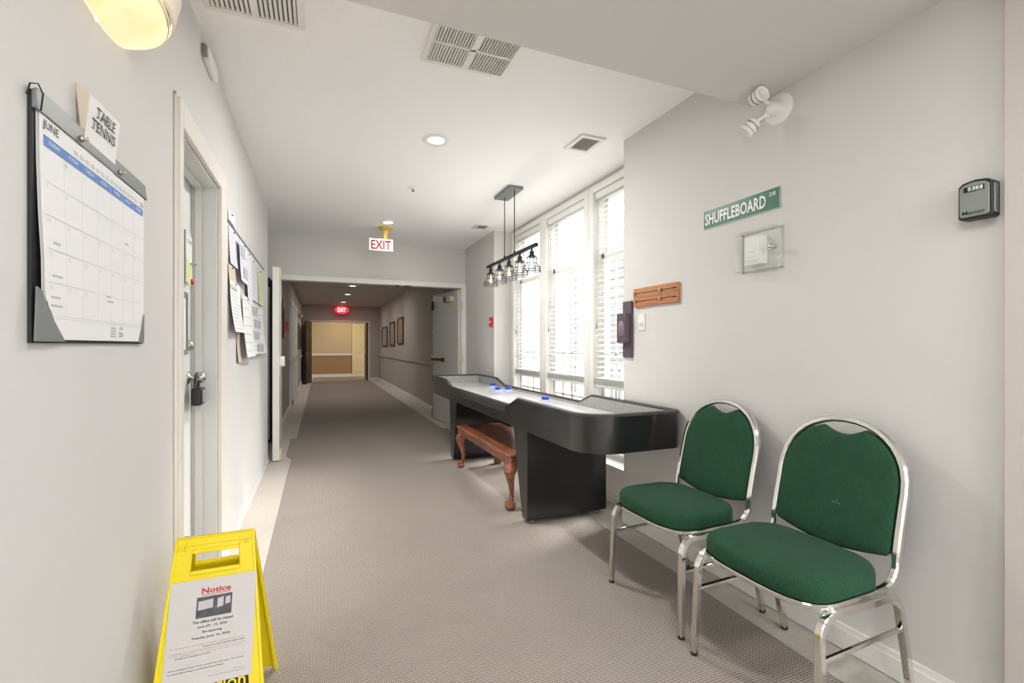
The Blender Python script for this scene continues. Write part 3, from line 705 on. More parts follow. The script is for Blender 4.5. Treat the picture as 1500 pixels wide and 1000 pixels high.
# pendant
PX = 1.66; BZ = 2.085
pd = thing('linear_pendant_lamp', (PX, 4.0, BZ), 'black five light cage pendant hanging in front of the windows', 'pendant lamp')
build('canopy', B(PX-.072, PX+.072, 3.95, 4.33, H-.028, H), 'calgrey', pd, .003)
for y in (4.24, 3.99):
    build('suspension_rod', MB().cyl((PX, y, H-.028), (PX, y, BZ), .0045, seg=8).cyl((PX, y, BZ), (PX, y, BZ+.035), .009, seg=10), 'blackmetal', pd)
build('bar', B(PX-.014, PX+.014, 3.51, 4.73, BZ-.014, BZ+.014), 'blackmetal', pd, .003)
ys = [3.61, 3.865, 4.12, 4.375, 4.63]
cg = None
for i, y in enumerate(ys):
    if cg is None:
        s0 = MB().lathe((PX, y, BZ-.014), [(.010,0),(.010,-.02),(.021,-.024),(.021,-.055),(.026,-.06),(.026,-.075),(.018,-.08)], seg=16)
        cg = build('lamp_holder', s0, 'blackmetal', pd); Z = BZ-.014; y_ = y
        w_ = MB(); rr = .003; prof = [(.026,-.062),(.040,-.072),(.042,-.125),(.062,-.148),(.074,-.160),(.074,-.198)]
        for q in range(8):
            a = 2*PI*q/8; w_.sweep([(PX+r*math.cos(a), y+r*math.sin(a), Z+h_) for r, h_ in prof], rr, 5)
        for r, h_ in ((.042,-.075),(.042,-.125),(.074,-.160),(.074,-.179),(.074,-.198)):
            w_.sweep([(PX+r*math.cos(2*PI*q/24), y+r*math.sin(2*PI*q/24), Z+h_) for q in range(24)], rr*1.2, 5, closed=True)
        build('wire_cage', w_, 'blackmetal', cg)
        bb_ = MB().lathe((PX, y, Z), [(.012,-.078),(.014,-.092),(.026,-.118),(.029,-.135),(.022,-.156),(0,-.164)], seg=16); build('bulb', bb_, 'acrylic', cg)
        fl = MB()
        for q in range(4):
            a = PI*q/2+.4; fl.cyl((PX+.005*math.cos(a), y+.005*math.sin(a), Z-.092), (PX+.011*math.cos(a), y+.011*math.sin(a), Z-.145), .0014, seg=5)
        build('filament', fl, 'amber', cg)
    else:
        q = copy_tree(cg, pd); q.location.y = y-ys[0]

for y in ys:
    pl = bpy.data.lights.new('pendant_bulb', 'POINT'); pl.energy = 2.6; pl.color = (1, .95, .88); pl.shadow_soft_size = .05
    po = bpy.data.objects.new('pendant_bulb', pl); COL.objects.link(po); po.location = (PX, y, BZ-.19)
# ------------------------------------------------------------------ right wall items
sg = thing('street_sign', (XR, 1.805, 1.9), 'green SHUFFLEBOARD DR street sign with white letters on the right wall', 'sign')
build('plate', B(XR-.004, XR, 1.567, 2.043, 1.900, 2.005), 'signgreen', sg, .0015)
e = MB(); 
for z in (1.9005, 2.0025): e.box(XR-.0045, XR-.004, 1.569, 2.041, z, z+.002)
for y in (1.5675, 2.0405): e.box(XR-.0045, XR-.004, y, y+.002, 1.902, 2.003)
build('edge_line', e, 'whitel', sg)
c = MB(); text(c, 'SHUFFLEBOARD', (XR-.0052, 2.030, 1.920), w=.388, h=.064, bold=.022, **RX); text(c, 'DR', (XR-.0052, 1.622, 1.967), w=.036, h=.019, bold=.01, **RX); build('lettering', c, 'whitel', sg)
# thermostat in a clear guard
tg = thing('thermostat_guard', (XR, 1.66, 1.61), 'white thermostat inside a clear lockable cover below the green sign', 'thermostat')
y0, y1, z0, z1 = 1.555, 1.775, 1.618, 1.812; X0 = XR-.065
g = MB().box(X0, X0+.003, y0, y1, z0, z1).box(X0, XR, y0, y0+.003, z0, z1).box(X0, XR, y1-.003, y1, z0, z1).box(X0, XR, y0, y1, z0, z0+.003).box(X0, XR, y0, y1, z1-.003, z1)
build('clear_cover', g, 'acrylic', tg)
g = MB().box(XR-.012, XR, y0-.008, y1+.008, z0-.008, z0+.004).box(XR-.012, XR, y0-.008, y1+.008, z1-.004, z1+.008).box(XR-.012, XR, y0-.008, y0+.004, z0, z1).box(XR-.012, XR, y1-.004, y1+.008, z0, z1)
build('cover_flange', g, 'acrylic', tg, .002)
build('thermostat_body', B(XR-.045, XR, 1.635, 1.735, 1.645, 1.785), 'white', tg, .006)
build('thermostat_panel', MB().box(XR-.048, XR-.045, 1.642, 1.728, 1.672, 1.778), 'whitel', tg, .002)
build('print', MB().box(XR-.0486, XR-.048, 1.665, 1.705, 1.706, 1.709).box(XR-.0486, XR-.048, 1.65, 1.72, 1.684, 1.686).box(XR-.046, XR-.0452, 1.65, 1.72, 1.66, 1.662), 'inkl', tg)
k = MB().lathe((XR-.03, 1.575, 1.715), [(.013,0),(.013,.028),(.009,.034),(0,.034)], axis=(-1,0,0), seg=16); build('cover_lock', k, 'satin', tg)
# emergency light
em = thing('emergency_light', (XR, 1.56, 2.33), 'white twin head emergency spotlight under the soffit on the right wall', 'emergency light')
k = MB().lathe((XR, 1.575, 2.365), [(.072,0),(.072,.010),(.060,.016),(.03,.018),(.028,.05),(.018,.058),(0,.058)], axis=(-1,0,0), seg=32); build('back_plate', k, 'white', em)
for (hx, hy, hz), d, jt in (((XR-.120, 1.600, 2.405), (-.10, -.90, .10), (XR-.05, 1.585, 2.385)), ((XR-.10, 1.635, 2.30), (-.55, .55, -.75), (XR-.045, 1.605, 2.345))):
    dv = Vector(d).normalized(); cc = Vector((hx, hy, hz))
    k = MB().lathe(cc-dv*.02, [(.024,0),(.030,.004),(.030,.018),(.027,.020),(.027,.024),(.032,.026),(.034,.045),(.033,.047),(.036,.050),(.036,.062),(.031,.065),(.029,.060),(0,.056)], axis=dv, seg=24); hd = build('lamp_head', k, 'white', em)
    k = MB().lathe(cc+dv*.036, [(.029,0),(.022,.004),(0,.006)], axis=dv, seg=20); build('lens', k, 'acrylic', hd)
    k = MB()
    for hh, rr in ((.002,.0305),(.028,.0345)): k.lathe(cc+dv*(hh-.002), [(rr,-.0012),(rr+.0008,0),(rr,.0012)], axis=dv, seg=24)
    build('dark_ring', k, 'calgrey', hd)
    k = MB().sweep([jt, (Vector(jt)+cc)/2+Vector((0,0,.004)), cc], .009, 8).ball(jt, .014); build('swivel_arm', k, 'white', em)
# lock box on the wall
lb = thing('wall_lock_box', (XR, .84, 1.66), 'grey and black combination key safe at the right end of the wall', 'lock box')
ya, yb, za, zb_ = .795, .882, 1.662, 1.788
shp = [(ya,za+.006),(ya+.006,za),(yb-.006,za),(yb,za+.006),(yb,zb_-.016),(yb-.012,zb_-.005),((ya+yb)/2,zb_),(ya+.012,zb_-.005),(ya,zb_-.016)]
build('body', MB().prism(shp, 'x', XR-.048, XR), 'blackplastic', lb, .005)
ci = [((y-(ya+yb)/2)*.86+(ya+yb)/2, (z-(za+zb_)/2)*.88+(za+zb_)/2-.001) for y, z in shp]
build('front_cover', MB().prism(ci, 'x', XR-.053, XR-.047), 'greyplastic', lb, .0025)
build('grey_side_panel', B(XR-.040, XR-.012, ya-.0015, ya+.002, za+.012, zb_-.022), 'greyplastic', lb, .001)
cx0 = XR-.053
dw = build('dial_window', MB().box(cx0-.001, cx0+.002, .812, .865, 1.749, 1.766), 'blackplastic', lb, .0008)
for i in range(4):
    build('number_wheel', MB().lathe((cx0, .820+i*.0095, 1.7575), [(.0065,-.0035),(.0065,.0035)], axis=(0,1,0), seg=12), 'white', lb)
build('opening_button', B(cx0-.003, cx0+.002, .857, .863, 1.749, 1.766), 'blackplastic', lb, .001)
c = MB(); text(c, 'Master', (cx0-.0008, .868, 1.676), w=.058, h=.012, bold=.012, **RX)
for i, dgt in enumerate('0120'): text(c, dgt, (cx0-.0072, .852-i*.0095, 1.754), w=.004, h=.007, bold=.01, **RX)
build('lettering', c, 'ink', lb)
# wooden score board
wb = thing('wooden_scoreboard', (XR, 2.45, 1.51), 'oak slide scoreboard with brass pointers on the right wall', 'scoreboard')
build('board', B(XR-.02, XR, 2.232, 2.662, 1.513, 1.635), 'oak', wb, .003)
k = MB(); [k.box(XR-.0215, XR-.0195, 2.24, 2.655, z, z+.004) for z in (1.600, 1.546)]; build('groove', k, 'darkwood', wb)
k = MB()
for i in range(26): k.box(XR-.0208, XR-.0198, 2.26+i*.0148, 2.2615+i*.0148, 1.568, 1.580)
for z in (1.583, 1.565): k.box(XR-.0208, XR-.0198, 2.25, 2.645, z, z+.0012)
build('scale_marks', k, 'greyp', wb)
for y, z in ((2.645,1.602),(2.642,1.548),(2.385,1.602),(2.385,1.548)):
    k = MB().box(XR-.034, XR-.02, y-.010, y+.008, z-.011, z+.011); build('brass_pointer', k, 'brass', wb, .003)
for z in (1.602, 1.548):
    k = MB().lathe((XR-.02, 2.262, z), [(.005,0),(.004,.008),(0,.009)], axis=(-1,0,0), seg=10); build('peg', k, 'brown', wb)
# mauve plaque
mp_ = thing('mauve_wall_bracket', (XR, 2.74, 1.165), 'mauve wooden cross shaped bracket at the corner beside the nearest window', 'bracket')
build('upright_board', B(XR-.018, XR, 2.690, 2.788, 1.165, 1.56), 'mauve', mp_, .003)
build('cross_block', B(XR-.055, XR-.018, 2.700, 2.808, 1.270, 1.475), 'mauve', mp_, .003)
k = MB().lathe((XR-.055, 2.755, 1.37), [(.034,0),(.030,.004),(0,.006)], axis=(-1,0,0), seg=24)
k.v = [Vector((v.x, v.y, 1.37+(v.z-1.37)*1.6)) for v in k.v]; build('oval_inlay', k, 'mauvel', mp_)
# dimmer plate
sw = thing('dimmer_switch', (XR, 2.595, 1.35), 'white rotary dimmer switch plate below the oak scoreboard', 'switch')
build('cover_plate', B(XR-.007, XR, 2.558, 2.632, 1.352, 1.462), 'white', sw, .003)
k = MB().lathe((XR-.007, 2.595, 1.407), [(.020,0),(.018,.014),(.015,.017),(0,.017)], axis=(-1,0,0), seg=24); build('dial', k, 'whitel', sw)
# fire pull
fp = thing('fire_alarm_pull', (2.05, 5.66, 1.50), 'small red fire alarm pull on the wall beside the windows', 'fire alarm')
build('housing', B(2.018, 2.05, 5.625, 5.70, 1.50, 1.61), 'red', fp, .004); build('pull_bar', B(2.010, 2.018, 5.64, 5.685, 1.545, 1.562), 'whitel', fp, .001)

# ------------------------------------------------------------------ double doors
def leafdoor(name, hinge, free, th=.045, z1=2.10, side=1, m='leaf'):
    hx, hy = hinge; fx, fy = free; d = Vector((fx-hx, fy-hy, 0)); L_ = d.length; d.normalize(); n = Vector((-d.y, d.x, 0))*side
    r = sroot(name, (hx, hy, 0)); c0 = Vector((hx, hy, 0))
    mid = c0+d*(L_/2)+n*(th/2)+Vector((0,0,z1/2+.004)); build('slab', MB().obox(mid, d*(L_/2), n*(th/2), Vector((0,0,z1/2-.004))), m, r, .002)
    return r, c0, d, n, L_
UP = Vector((0,0,1))
# right leaf, opened into the corridor; n points to the room side (towards -x)
r, c0, d, n, L_ = leafdoor('door_2', (1.985, 6.90), (1.862, 8.05), side=1)
def onleaf(u, v, z): return c0+d*u+n*v+UP*z
k = MB().obox(onleaf(L_-.03, .07, 1.02), d*.03, n*.025, UP*.06); build('exit_device_head', k, 'brass', r, .004)
k = MB().obox(onleaf(L_-.30, .075, 1.02), d*.27, n*.022, UP*.022).obox(onleaf(L_-.55, .07, 1.02), d*.02, n*.025, UP*.032); build('panic_bar', k, 'brown', r, .005)
k = MB().cyl(onleaf(L_-.03, .06, .10), onleaf(L_-.03, .06, 2.0), .007, seg=8); build('vertical_rod', k, 'greyplastic', r)
k = MB().obox(onleaf(L_-.03, .065, 1.93), d*.022, n*.02, UP*.075); build('top_latch', k, 'brown', r, .008)
k = MB().obox(onleaf(L_-.03, .065, .10), d*.02, n*.02, UP*.07).obox(onleaf(L_-.03, .065, 1.50), d*.012, n*.012, UP*.02); build('bottom_latch', k, 'brass', r, .004)
k = MB().obox(onleaf(.30, .075, 1.98), d*.13, n*.03, UP*.04); build('door_closer', k, 'cream', r, .004)
k = MB().obox(onleaf(.42, .078, 1.98), d*.06, n*.032, UP*.042); build('closer_cover', k, 'brown', r, .004)
k = MB().sweep([onleaf(.36,.08,2.02), onleaf(.55,.30,2.06), (1.72, 6.93, 2.09)], .008, 6); build('closer_arm', k, 'greyplastic', r)
for z in (1.84, 1.06, .25):
    k = MB().box(1.955, 1.99, 6.815, 6.83, z-.055, z+.055).cyl((1.985, 6.815, z-.055), (1.985, 6.815, z+.055), .008, seg=8); build('hinge', k, 'cream', r)
k = B(1.978, 1.986, 6.868, 6.90, 0, 2.09); build('gap_seal', k, 'blackplastic', r)
# left leaf, opened into the lounge
r, c0, d, n, L_ = leafdoor('door_3', (-.475, 6.82), (-.405, 5.66), side=-1, m='trim')
build('lock_stile_edge', MB().obox(c0+d*(L_+.004)+n*.03+UP*1.053, d*.004, n*.034, UP*1.045), 'trim', r, .002)
k = MB().obox(onleaf(L_-.03, -.012, 2.04), d*.028, n*.012, UP*.05) ; build('top_latch', k, 'cream', r, .004)
k = MB().obox(onleaf(L_-.03, -.012, .07), d*.028, n*.012, UP*.06); build('bottom_latch', k, 'cream', r, .004)
k = MB().cyl(onleaf(L_-.03, -.010, .10), onleaf(L_-.03, -.010, 2.0), .006, seg=8); build('vertical_rod', k, 'satin', r)
k = MB().obox(onleaf(L_-.03, -.03, 1.08), d*.035, n*.028, UP*.055); build('exit_device_head', k, 'white', r, .01)
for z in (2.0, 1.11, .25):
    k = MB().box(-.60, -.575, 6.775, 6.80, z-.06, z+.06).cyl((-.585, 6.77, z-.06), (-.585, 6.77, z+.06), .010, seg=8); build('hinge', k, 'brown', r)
k = MB().obox((-.60, 6.70, 2.07), (.02,0,0), (0,.10,0), (0,0,.035)); build('door_closer', k, 'brown', r, .006)
k = MB().cyl((-.597, 6.745, .05), (-.597, 6.745, 2.0), .008, seg=8); build('white_edge_strip', k, 'trim', r)
# header coordinator pieces
t = MB().box(1.0, 1.06, YE-.03, YE-.01, 2.085, 2.115).box(1.14, 1.22, YE-.02, YE+.02, 2.085, 2.115); o = struct('trim_9', t, 'brown')

# ------------------------------------------------------------------ corridor objects
for i, (ya, yb) in enumerate(((10.3, 11.25), (12.0, 12.95))):
    r = sroot('door_%d' % (4+i), (-.55, ya, 0))
    c = MB().box(-.55, -.51, ya-.08, ya, 0, 2.16).box(-.55, -.51, yb, yb+.08, 0, 2.16).box(-.55, -.51, ya, yb, 2.08, 2.16); build('door_casing', c, 'trim', r, .003)
    build('slab', B(-.549, -.535, ya, yb, 0, 2.08), 'leaf', r)
    k = MB().lathe((-.535, ya+.07, 1.0), [(.02,0),(.01,.02),(.025,.05),(0,.06)], axis=(1,0,0), seg=12); build('door_knob', k, 'brass', r)
t = thing('oval_wall_plaque', (-.54, 8.2, 1.35), 'dark red brown oval plaque on the corridor left wall', 'plaque')
k = MB().lathe((-.55, 8.2, 1.66), [(.32,0),(.32,.02),(.26,.035),(0,.035)], axis=(1,0,0), seg=32); k.v = [Vector((v.x, 8.2+(v.y-8.2)*.6, v.z)) for v in k.v]; build('oval_board', k, mat('red_brown', (86, 30, 24), .45), t)
t = thing('corridor_fire_alarm', (-.54, 9.0, 1.5), 'red fire alarm box on the corridor left wall past the oval plaque', 'fire alarm')
build('housing', B(-.55, -.49, 8.85, 8.99, 1.50, 1.66), 'red', t, .004); build('label_plate', B(-.49, -.488, 8.88, 8.96, 1.57, 1.60), 'whitel', t)
t = thing('corridor_wall_lamp', (-.52, 14.0, 2.0), 'small round wall lamp high on the corridor left wall', 'wall lamp')
k = MB().lathe((-.55, 13.6, 2.02), [(.07,0),(.07,.03),(.04,.06),(.08,.10),(.06,.13),(0,.14)], axis=(1,0,0), seg=16); build('lamp_body', k, 'brass', t)
def picture(x, y0, y1, z0, z1, label, side, m='pic1', group='framed pictures in the corridor'):
    t = thing('framed_picture', (x, (y0+y1)/2, z0), label, 'picture', group); w_ = .05; xa, xb2 = (x, x+.03*side)
    build('frame', MB().box(xa, xb2, y0, y0+w_, z0, z1).box(xa, xb2, y1-w_, y1, z0, z1).box(xa, xb2, y0+w_, y1-w_, z0, z0+w_).box(xa, xb2, y0+w_, y1-w_, z1-w_, z1), 'darkwood', t, .003)
    build('print', B(xa, x+.012*side, y0+w_, y1-w_, z0+w_, z1-w_), m, t)
picture(1.985, 12.10, 13.05, 1.28, 1.99, 'dark framed brown picture, nearest of three on the corridor right wall', -1)
picture(1.985, 13.55, 14.55, 1.24, 1.94, 'dark framed brown picture, middle of three on the corridor right wall', -1)
picture(1.985, 15.15, 16.40, 1.22, 1.86, 'dark framed grey picture, farthest of three on the corridor right wall', -1, m='greyp')
picture(-.55, 13.9, 15.0, 1.15, 1.85, 'dark picture on the corridor left wall, nearer of two', 1, m='darkwood')
picture(-.55, 15.3, 16.3, 1.15, 1.75, 'dark picture on the corridor left wall, farther of two', 1, m='darkwood')
# distant exit sign
t = thing('lit_exit_sign', (.70, 17.0, 2.35), 'glowing red EXIT sign at the far end of the corridor', 'sign')
k = MB().lathe((.70, 17.0, 2.46), [(.22,0),(.22,.04),(0,.04)], axis=(0,-1,0), seg=28); k.v = [Vector((v.x, v.y, 2.46+(v.z-2.46)*.58)) for v in k.v]; build('oval_housing', k, 'exitred', t)
c = MB(); text(c, 'EXIT', (.57, 16.955, 2.39), w=.26, h=.14, bold=.01, **EX); build('lettering', c, 'exitw', t)
build('ceiling_mount', MB().cyl((.70, 16.98, 2.56), (.70, 16.98, CH), .03, seg=12), 'white', t)
def sixpanel(name, x0, x1, y, z1, m, lab=None, rot=None):
    r = sroot(name, ((x0+x1)/2, y, 0)); build('slab', B(x0, x1, y, y+.04, 0, z1), m, r, .003); w_ = (x1-x0)
    for (za, zb3) in ((.18, .82), (.95, 1.55), (1.66, 1.92)):
        for q in (0, 1):
            a = x0+w_*(.12+.42*q); build('panel', MB().box(a, a+w_*.34, y-.02, y, za, zb3).box(a+.05, a+w_*.34-.05, y-.035, y, za+.05, zb3-.05), m, r, .012)
    return r
r = sixpanel('door_6', 1.30, 1.95, 19.93, 2.05, 'cream')
build('door_casing', MB().box(1.22, 1.30, 19.92, 19.995, 0, 2.13).box(1.30, 2.0, 19.92, 19.995, 2.05, 2.13), 'cream', r)
# dark wood leaf at the left of the far opening
r = sroot('door_7', (-.27, 17.48, 0)); hx, hy = -.26, 17.47; d = Vector((-.20, -1, 0)).normalized(); n = Vector((1, -.2, 0)).normalized(); c0 = Vector((hx, hy, 0))
build('slab', MB().obox(c0+d*.42+UP*1.03, d*.42, n*.02, UP*1.03), 'darkwood', r, .003)
for za, zb3 in ((.18,.82),(.95,1.55),(1.66,1.92)):
    for q in (.22, .62): build('panel', MB().obox(c0+d*q+n*.022+UP*((za+zb3)/2), d*.15, n*.008, UP*((zb3-za)/2)), 'brown', r, .006)
k = MB().lathe(c0+d*.78+n*.02+UP*1.0, [(.02,0),(.012,.02),(.026,.05),(0,.06)], axis=n, seg=12); build('door_knob', k, 'brass', r)
r = sroot('door_8', (1.63, 17.6, 0)); build('slab', B(1.56, 1.605, 17.5, 18.35, 0, 2.07), 'darkwood', r, .003)
k = MB().box(1.54, 1.56, 17.75, 18.25, .98, 1.04); build('panic_bar', k, 'brass', r)

# ------------------------------------------------------------------ shuffleboard game table
TX0, TX1, TY0, TY1 = 1.345, 1.995, 2.20, 6.03; ZU = .645; ZH = .868; ZL = .800; ZP = .762
gt = thing('shuffleboard_table', ((TX0+TX1)/2, 4.1, 0), 'long black shuffleboard game table with a white top below the windows', 'game table')
def ztop(y):
    P_ = [(TY0-1, ZH), (3.17, ZH), (3.35, ZL), (5.06, ZL), (5.34, ZH), (TY1+1, ZH)]
    for (a, za), (b, zb3) in zip(P_, P_[1:]):
        if a <= y <= b: return za+(zb3-za)*(y-a)/(b-a)
def outline(off, R=.20, n=12):
    x0, x1, y0, y1 = TX0-off, TX1+off, TY0-off, TY1+off; R = R+off; P_ = []
    def arc(cx, cy, a0, R): return [(cx+R*math.cos(a0+PI/2*k/n), cy+R*math.sin(a0+PI/2*k/n)) for k in range(n+1)]
    R2 = .06+off
    P_ += arc(x0+R, y0+R, PI, R)
    P_ += arc(x1-R2, y0+R2, 1.5*PI, R2)
    for y in (2.8, 3.17, 3.35, 4.2, 5.06, 5.34, 5.7): P_.append((x1, y))
    P_ += arc(x1-R2, y1-R2, 0, R2); P_ += arc(x0+R2, y1-R2, PI/2, R2)
    for y in (5.7, 5.34, 5.06, 4.2, 3.35, 3.17, 2.8): P_.append((x0, y))
    return P_
OO = outline(0); II = outline(-.022); OL = outline(.008); IL = outline(-.028)
def wallring(A, B_, zb3, zt_f, mb):
    m_ = len(A); vs = [(x, y, zb3) for x, y in A]+[(x, y, zt_f(y)) for x, y in A]+[(x, y, zt_f(y)) for x, y in B_]+[(x, y, zb3) for x, y in B_]; fs = []
    for g_ in range(4):
        for k in range(m_): k2 = (k+1) % m_; g2 = (g_+1) % 4; fs.append((g_*m_+k, g_*m_+k2, g2*m_+k2, g2*m_+k))
    mb.add(vs, fs)
cb = MB(); wallring(OO, II, ZU, lambda y: ztop(y)-.014, cb); o = build('cabinet', cb, 'black', gt)
for p in o.data.polygons: p.use_smooth = True
e = o.modifiers.new('es', 'EDGE_SPLIT'); e.split_angle = math.radians(35)
cb = MB(); m_ = len(OL)
vs = [(x,y,ztop(y)-.016) for x,y in OL]+[(x,y,ztop(y)-.004) for x,y in OL]+[((x*.7+x2*.3),(y*.7+y2*.3),ztop(y)) for (x,y),(x2,y2) in zip(OL, IL)]+[((x*.2+x2*.8),(y*.2+y2*.8),ztop(y)) for (x,y),(x2,y2) in zip(OL, IL)]+[(x,y,ztop(y)-.006) for x,y in IL]+[(x,y,ztop(y)-.016) for x,y in IL]
fs = [(g_*m_+k, g_*m_+(k+1) % m_, ((g_+1) % 6)*m_+(k+1) % m_, ((g_+1) % 6)*m_+k) for g_ in range(6) for k in range(m_)]
cb.add(vs, fs); build('top_rail', cb, 'charcoal', gt)
LN = outline(-.024); L2 = outline(-.027); cb = MB(); wallring(LN, L2, ZP-.01, lambda y: ztop(y)-.015, cb); build('inner_lining', cb, 'felt', gt)
cb = MB().add([(x, y, ZP) for x, y in LN]+[(x, y, ZP-.02) for x, y in LN], [list(range(m_)), list(range(m_, 2*m_))[::-1]]+[(k, (k+1) % m_, m_+(k+1) % m_, m_+k) for k in range(m_)])
build('playing_surface', cb, 'play', gt)
cb = MB().add([(x, y, ZU+.02) for x, y in LN]+[(x, y, ZU) for x, y in LN], [list(range(m_)), list(range(m_, 2*m_))[::-1]]+[(k, (k+1) % m_, m_+(k+1) % m_, m_+k) for k in range(m_)])
build('bottom_board', cb, 'black', gt)
build('side_rail_panel', MB().prism([(3.40, .728), (5.06, .728), (5.06, ZL-.016), (3.40, ZL-.016)], 'x', TX0-.014, TX0), 'charcoal', gt, .003)
build('notch_block', MB().box(TX0-.006, TX0+.03, 3.345, 3.395, .72, ZL-.002), 'blackplastic', gt, .003)
ep = MB(); 
for y in (2.62, 2.78, 2.94): ep.add([(TX0+.06, y, ZP+.0006), (TX1-.06, y, ZP+.0006), (TX1-.06, y+.006, ZP+.0006), (TX0+.06, y+.006, ZP+.0006)], [(0,1,2,3)])
for y in (5.28, 5.44, 5.60): ep.add([(TX0+.06, y, ZP+.0006), (TX1-.06, y, ZP+.0006), (TX1-.06, y+.004, ZP+.0006), (TX0+.06, y+.004, ZP+.0006)], [(0,1,2,3)])
build('scoring_lines', ep, 'greyp', gt, fix=False)
build('leg', MB().prism([(3.0, .022), (3.09, .022), (3.255, ZU), (3.0, ZU)], 'x', TX0, TX1), 'black', gt, .002)
build('leg', MB().prism([(5.065, .022), (4.955, .022), (4.83, ZU), (5.12, ZU)], 'x', TX0, TX1), 'black', gt, .002)
for y in (3.045, 5.01):
    for x in (TX0+.05, TX1-.05): build('levelling_foot', MB().lathe((x, y, 0), [(.022,0),(.022,.008),(.008,.012),(.008,.024)], seg=16), 'greyplastic', gt)
# pucks
PK = [(1.80, 4.02), (1.76, 5.02), (1.845, 5.10), (1.60, 4.83)]
from math import hypot
def table_pt(px, py, z):
    s_ = math.sin(math.atan2(282, 688)); c_ = math.cos(math.atan2(282, 688)); u = (px-750)/688; v = -(py-506)/688
    t_ = (z-1.25)/v; return ((u*c_+s_)*t_, (c_-u*s_)*t_)
PL = ['blue puck nearest the camera on the white table top', 'blue puck closest to the window side among the far three', 'blue puck nearer of the far group on the table top', 'blue puck farthest away on the table top']
for (px_, py_), lab in zip([(799, 587), (745, 568), (730, 572), (721.5, 563)], PL):
    x, y = table_pt(px_, py_, ZP); q_ = min(1, (TX1-.088)/x); x, y = x*q_, y*q_
    t = thing('puck', (x, y, ZP), lab, 'puck', 'blue pucks on the game table')
    k = MB().lathe((x, y, ZP+.001), [(.046,0),(.049,.005),(.047,.011),(.036,.012)], seg=24); build('base_ring', k, 'puckring', t)
    k = MB().lathe((x, y, ZP+.012), [(.034,0),(.034,.018),(.028,.026),(.012,.029),(0,.0295)], seg=20); build('cap', k, 'blue', t)

# ------------------------------------------------------------------ carved bench
bn = thing('wooden_bench', (1.55, 3.99, 0), 'carved cherry wood bench with claw feet tucked under the game table', 'bench')
bx0, bx1, by0, by1, bz = 1.305, 1.785, 3.275, 4.70, .43
def rr(x0, x1, y0, y1, r, n=5):
    P_ = []
    for cx, cy, a0 in ((x1-r, y1-r, 0), (x0+r, y1-r, PI/2), (x0+r, y0+r, PI), (x1-r, y0+r, 1.5*PI)):
        P_ += [(cx+r*math.cos(a0+PI/2*k/n), cy+r*math.sin(a0+PI/2*k/n)) for k in range(n+1)]
    return P_
tp = MB(); tp.loft([[(x, y, z) for x, y in rr(bx0+i, bx1-i, by0+i, by1-i, .025)] for i, z in ((.010, bz-.028), (.002, bz-.022), (0, bz-.014), (.001, bz-.006), (.006, bz-.001), (.012, bz))], smooth=False)
build('bench_top', tp, 'cherry', bn)
ap = MB(); i = .03; ap.box(bx0+i, bx0+i+.02, by0+.07, by1-.07, .335, .402).box(bx1-i-.02, bx1-i, by0+.07, by1-.07, .335, .402).box(bx0+.07, bx1-.07, by0+i, by0+i+.02, .335, .402).box(bx0+.07, bx1-.07, by1-i-.02, by1-i, .335, .402)
ap.box(bx0+i-.006, bx0+i, by0+.07, by1-.07, .395, .402)
build('apron', ap, 'cherry', bn, .003)
def cabriole(cx, cy, dx, dy):
    mb = MB(); q = .7071; D = Vector((dx*q, dy*q, 0)); c0 = Vector((cx, cy, 0))
    mb.box(cx-.034, cx+.034, cy-.034, cy+.034, .325, .402)
    path = [(.402,-.004,.040),(.345,.000,.044),(.325,.010,.048),(.295,.022,.046),(.262,.022,.038),(.225,.012,.030),(.185,-.002,.024),(.145,-.012,.0195),(.105,-.012,.017),(.078,-.004,.0185),(.060,.008,.024),(.05,.012,.028)]
    # interpolate
    pts = []
    for (z0, o0, r0), (z1, o1, r1) in zip(path, path[1:]):
        for k in range(3): t_ = k/3; pts.append((z0+(z1-z0)*t_, o0+(o1-o0)*t_, r0+(r1-r0)*t_))
    pts.append(path[-1]); rings = []
    for z, o_, r_ in pts:
        c_ = c0+D*o_; sq = max(0, min(1, (z-.25)/.1))
        ring = []
        for k in range(20):
            a = 2*PI*k/20+PI/4; e = 1+sq*.22*abs(math.sin(2*(a)))**2
            lob = 1+.05*math.cos(6*a)*(1 if z > .2 else 0)
            ring.append(c_+Vector((math.cos(a), math.sin(a), 0))*r_*e*lob+Vector((0,0,z)))
        rings.append(ring)
    mb.loft(rings)
    # ball and claw foot
    fc = c0+D*.016+Vector((0,0,.030)); mb.ball(fc, .033, (1,1,.90), 16, 10)
    for k in range(4):
        a = math.atan2(dy, dx)+PI/2*k
        v = Vector((math.cos(a), math.sin(a), 0)); mb.sweep([fc+v*.010+Vector((0,0,.034)), fc+v*.028+Vector((0,0,.024)), fc+v*.037+Vector((0,0,.002)), fc+v*.033+Vector((0,0,-.020)), fc+v*.026+Vector((0,0,-.029))], [.010,.010,.009,.008,.004], 8)
        for zz in (.022, 0): mb.ball(fc+v*.036+Vector((0,0,zz)), .0095, seg=8, rings=6)
    # acanthus knee carving
    kc = c0+D*.055
    for j, (dz, sp, ln) in enumerate(((.315,.0,.030),(.300,.018,.026),(.300,-.018,.026),(.270,.012,.024),(.270,-.012,.024),(.240,0,.026),(.212,0,.018))):
        T_ = Vector((-D.y, D.x, 0)); off_ = .058 if dz > .26 else (.046 if dz > .22 else .034)
        mb.ball(c0+D*off_+T_*sp+Vector((0,0,dz)), ln*.5, (.7,.7,1.2), 8, 6)
    return mb
for cx, dx in ((bx0+.05, -1), (bx1-.05, 1)):
    for cy, dy in ((by0+.05, -1), (by1-.05, 1)): build('leg', cabriole(cx, cy, dx, dy), 'cherry', bn)

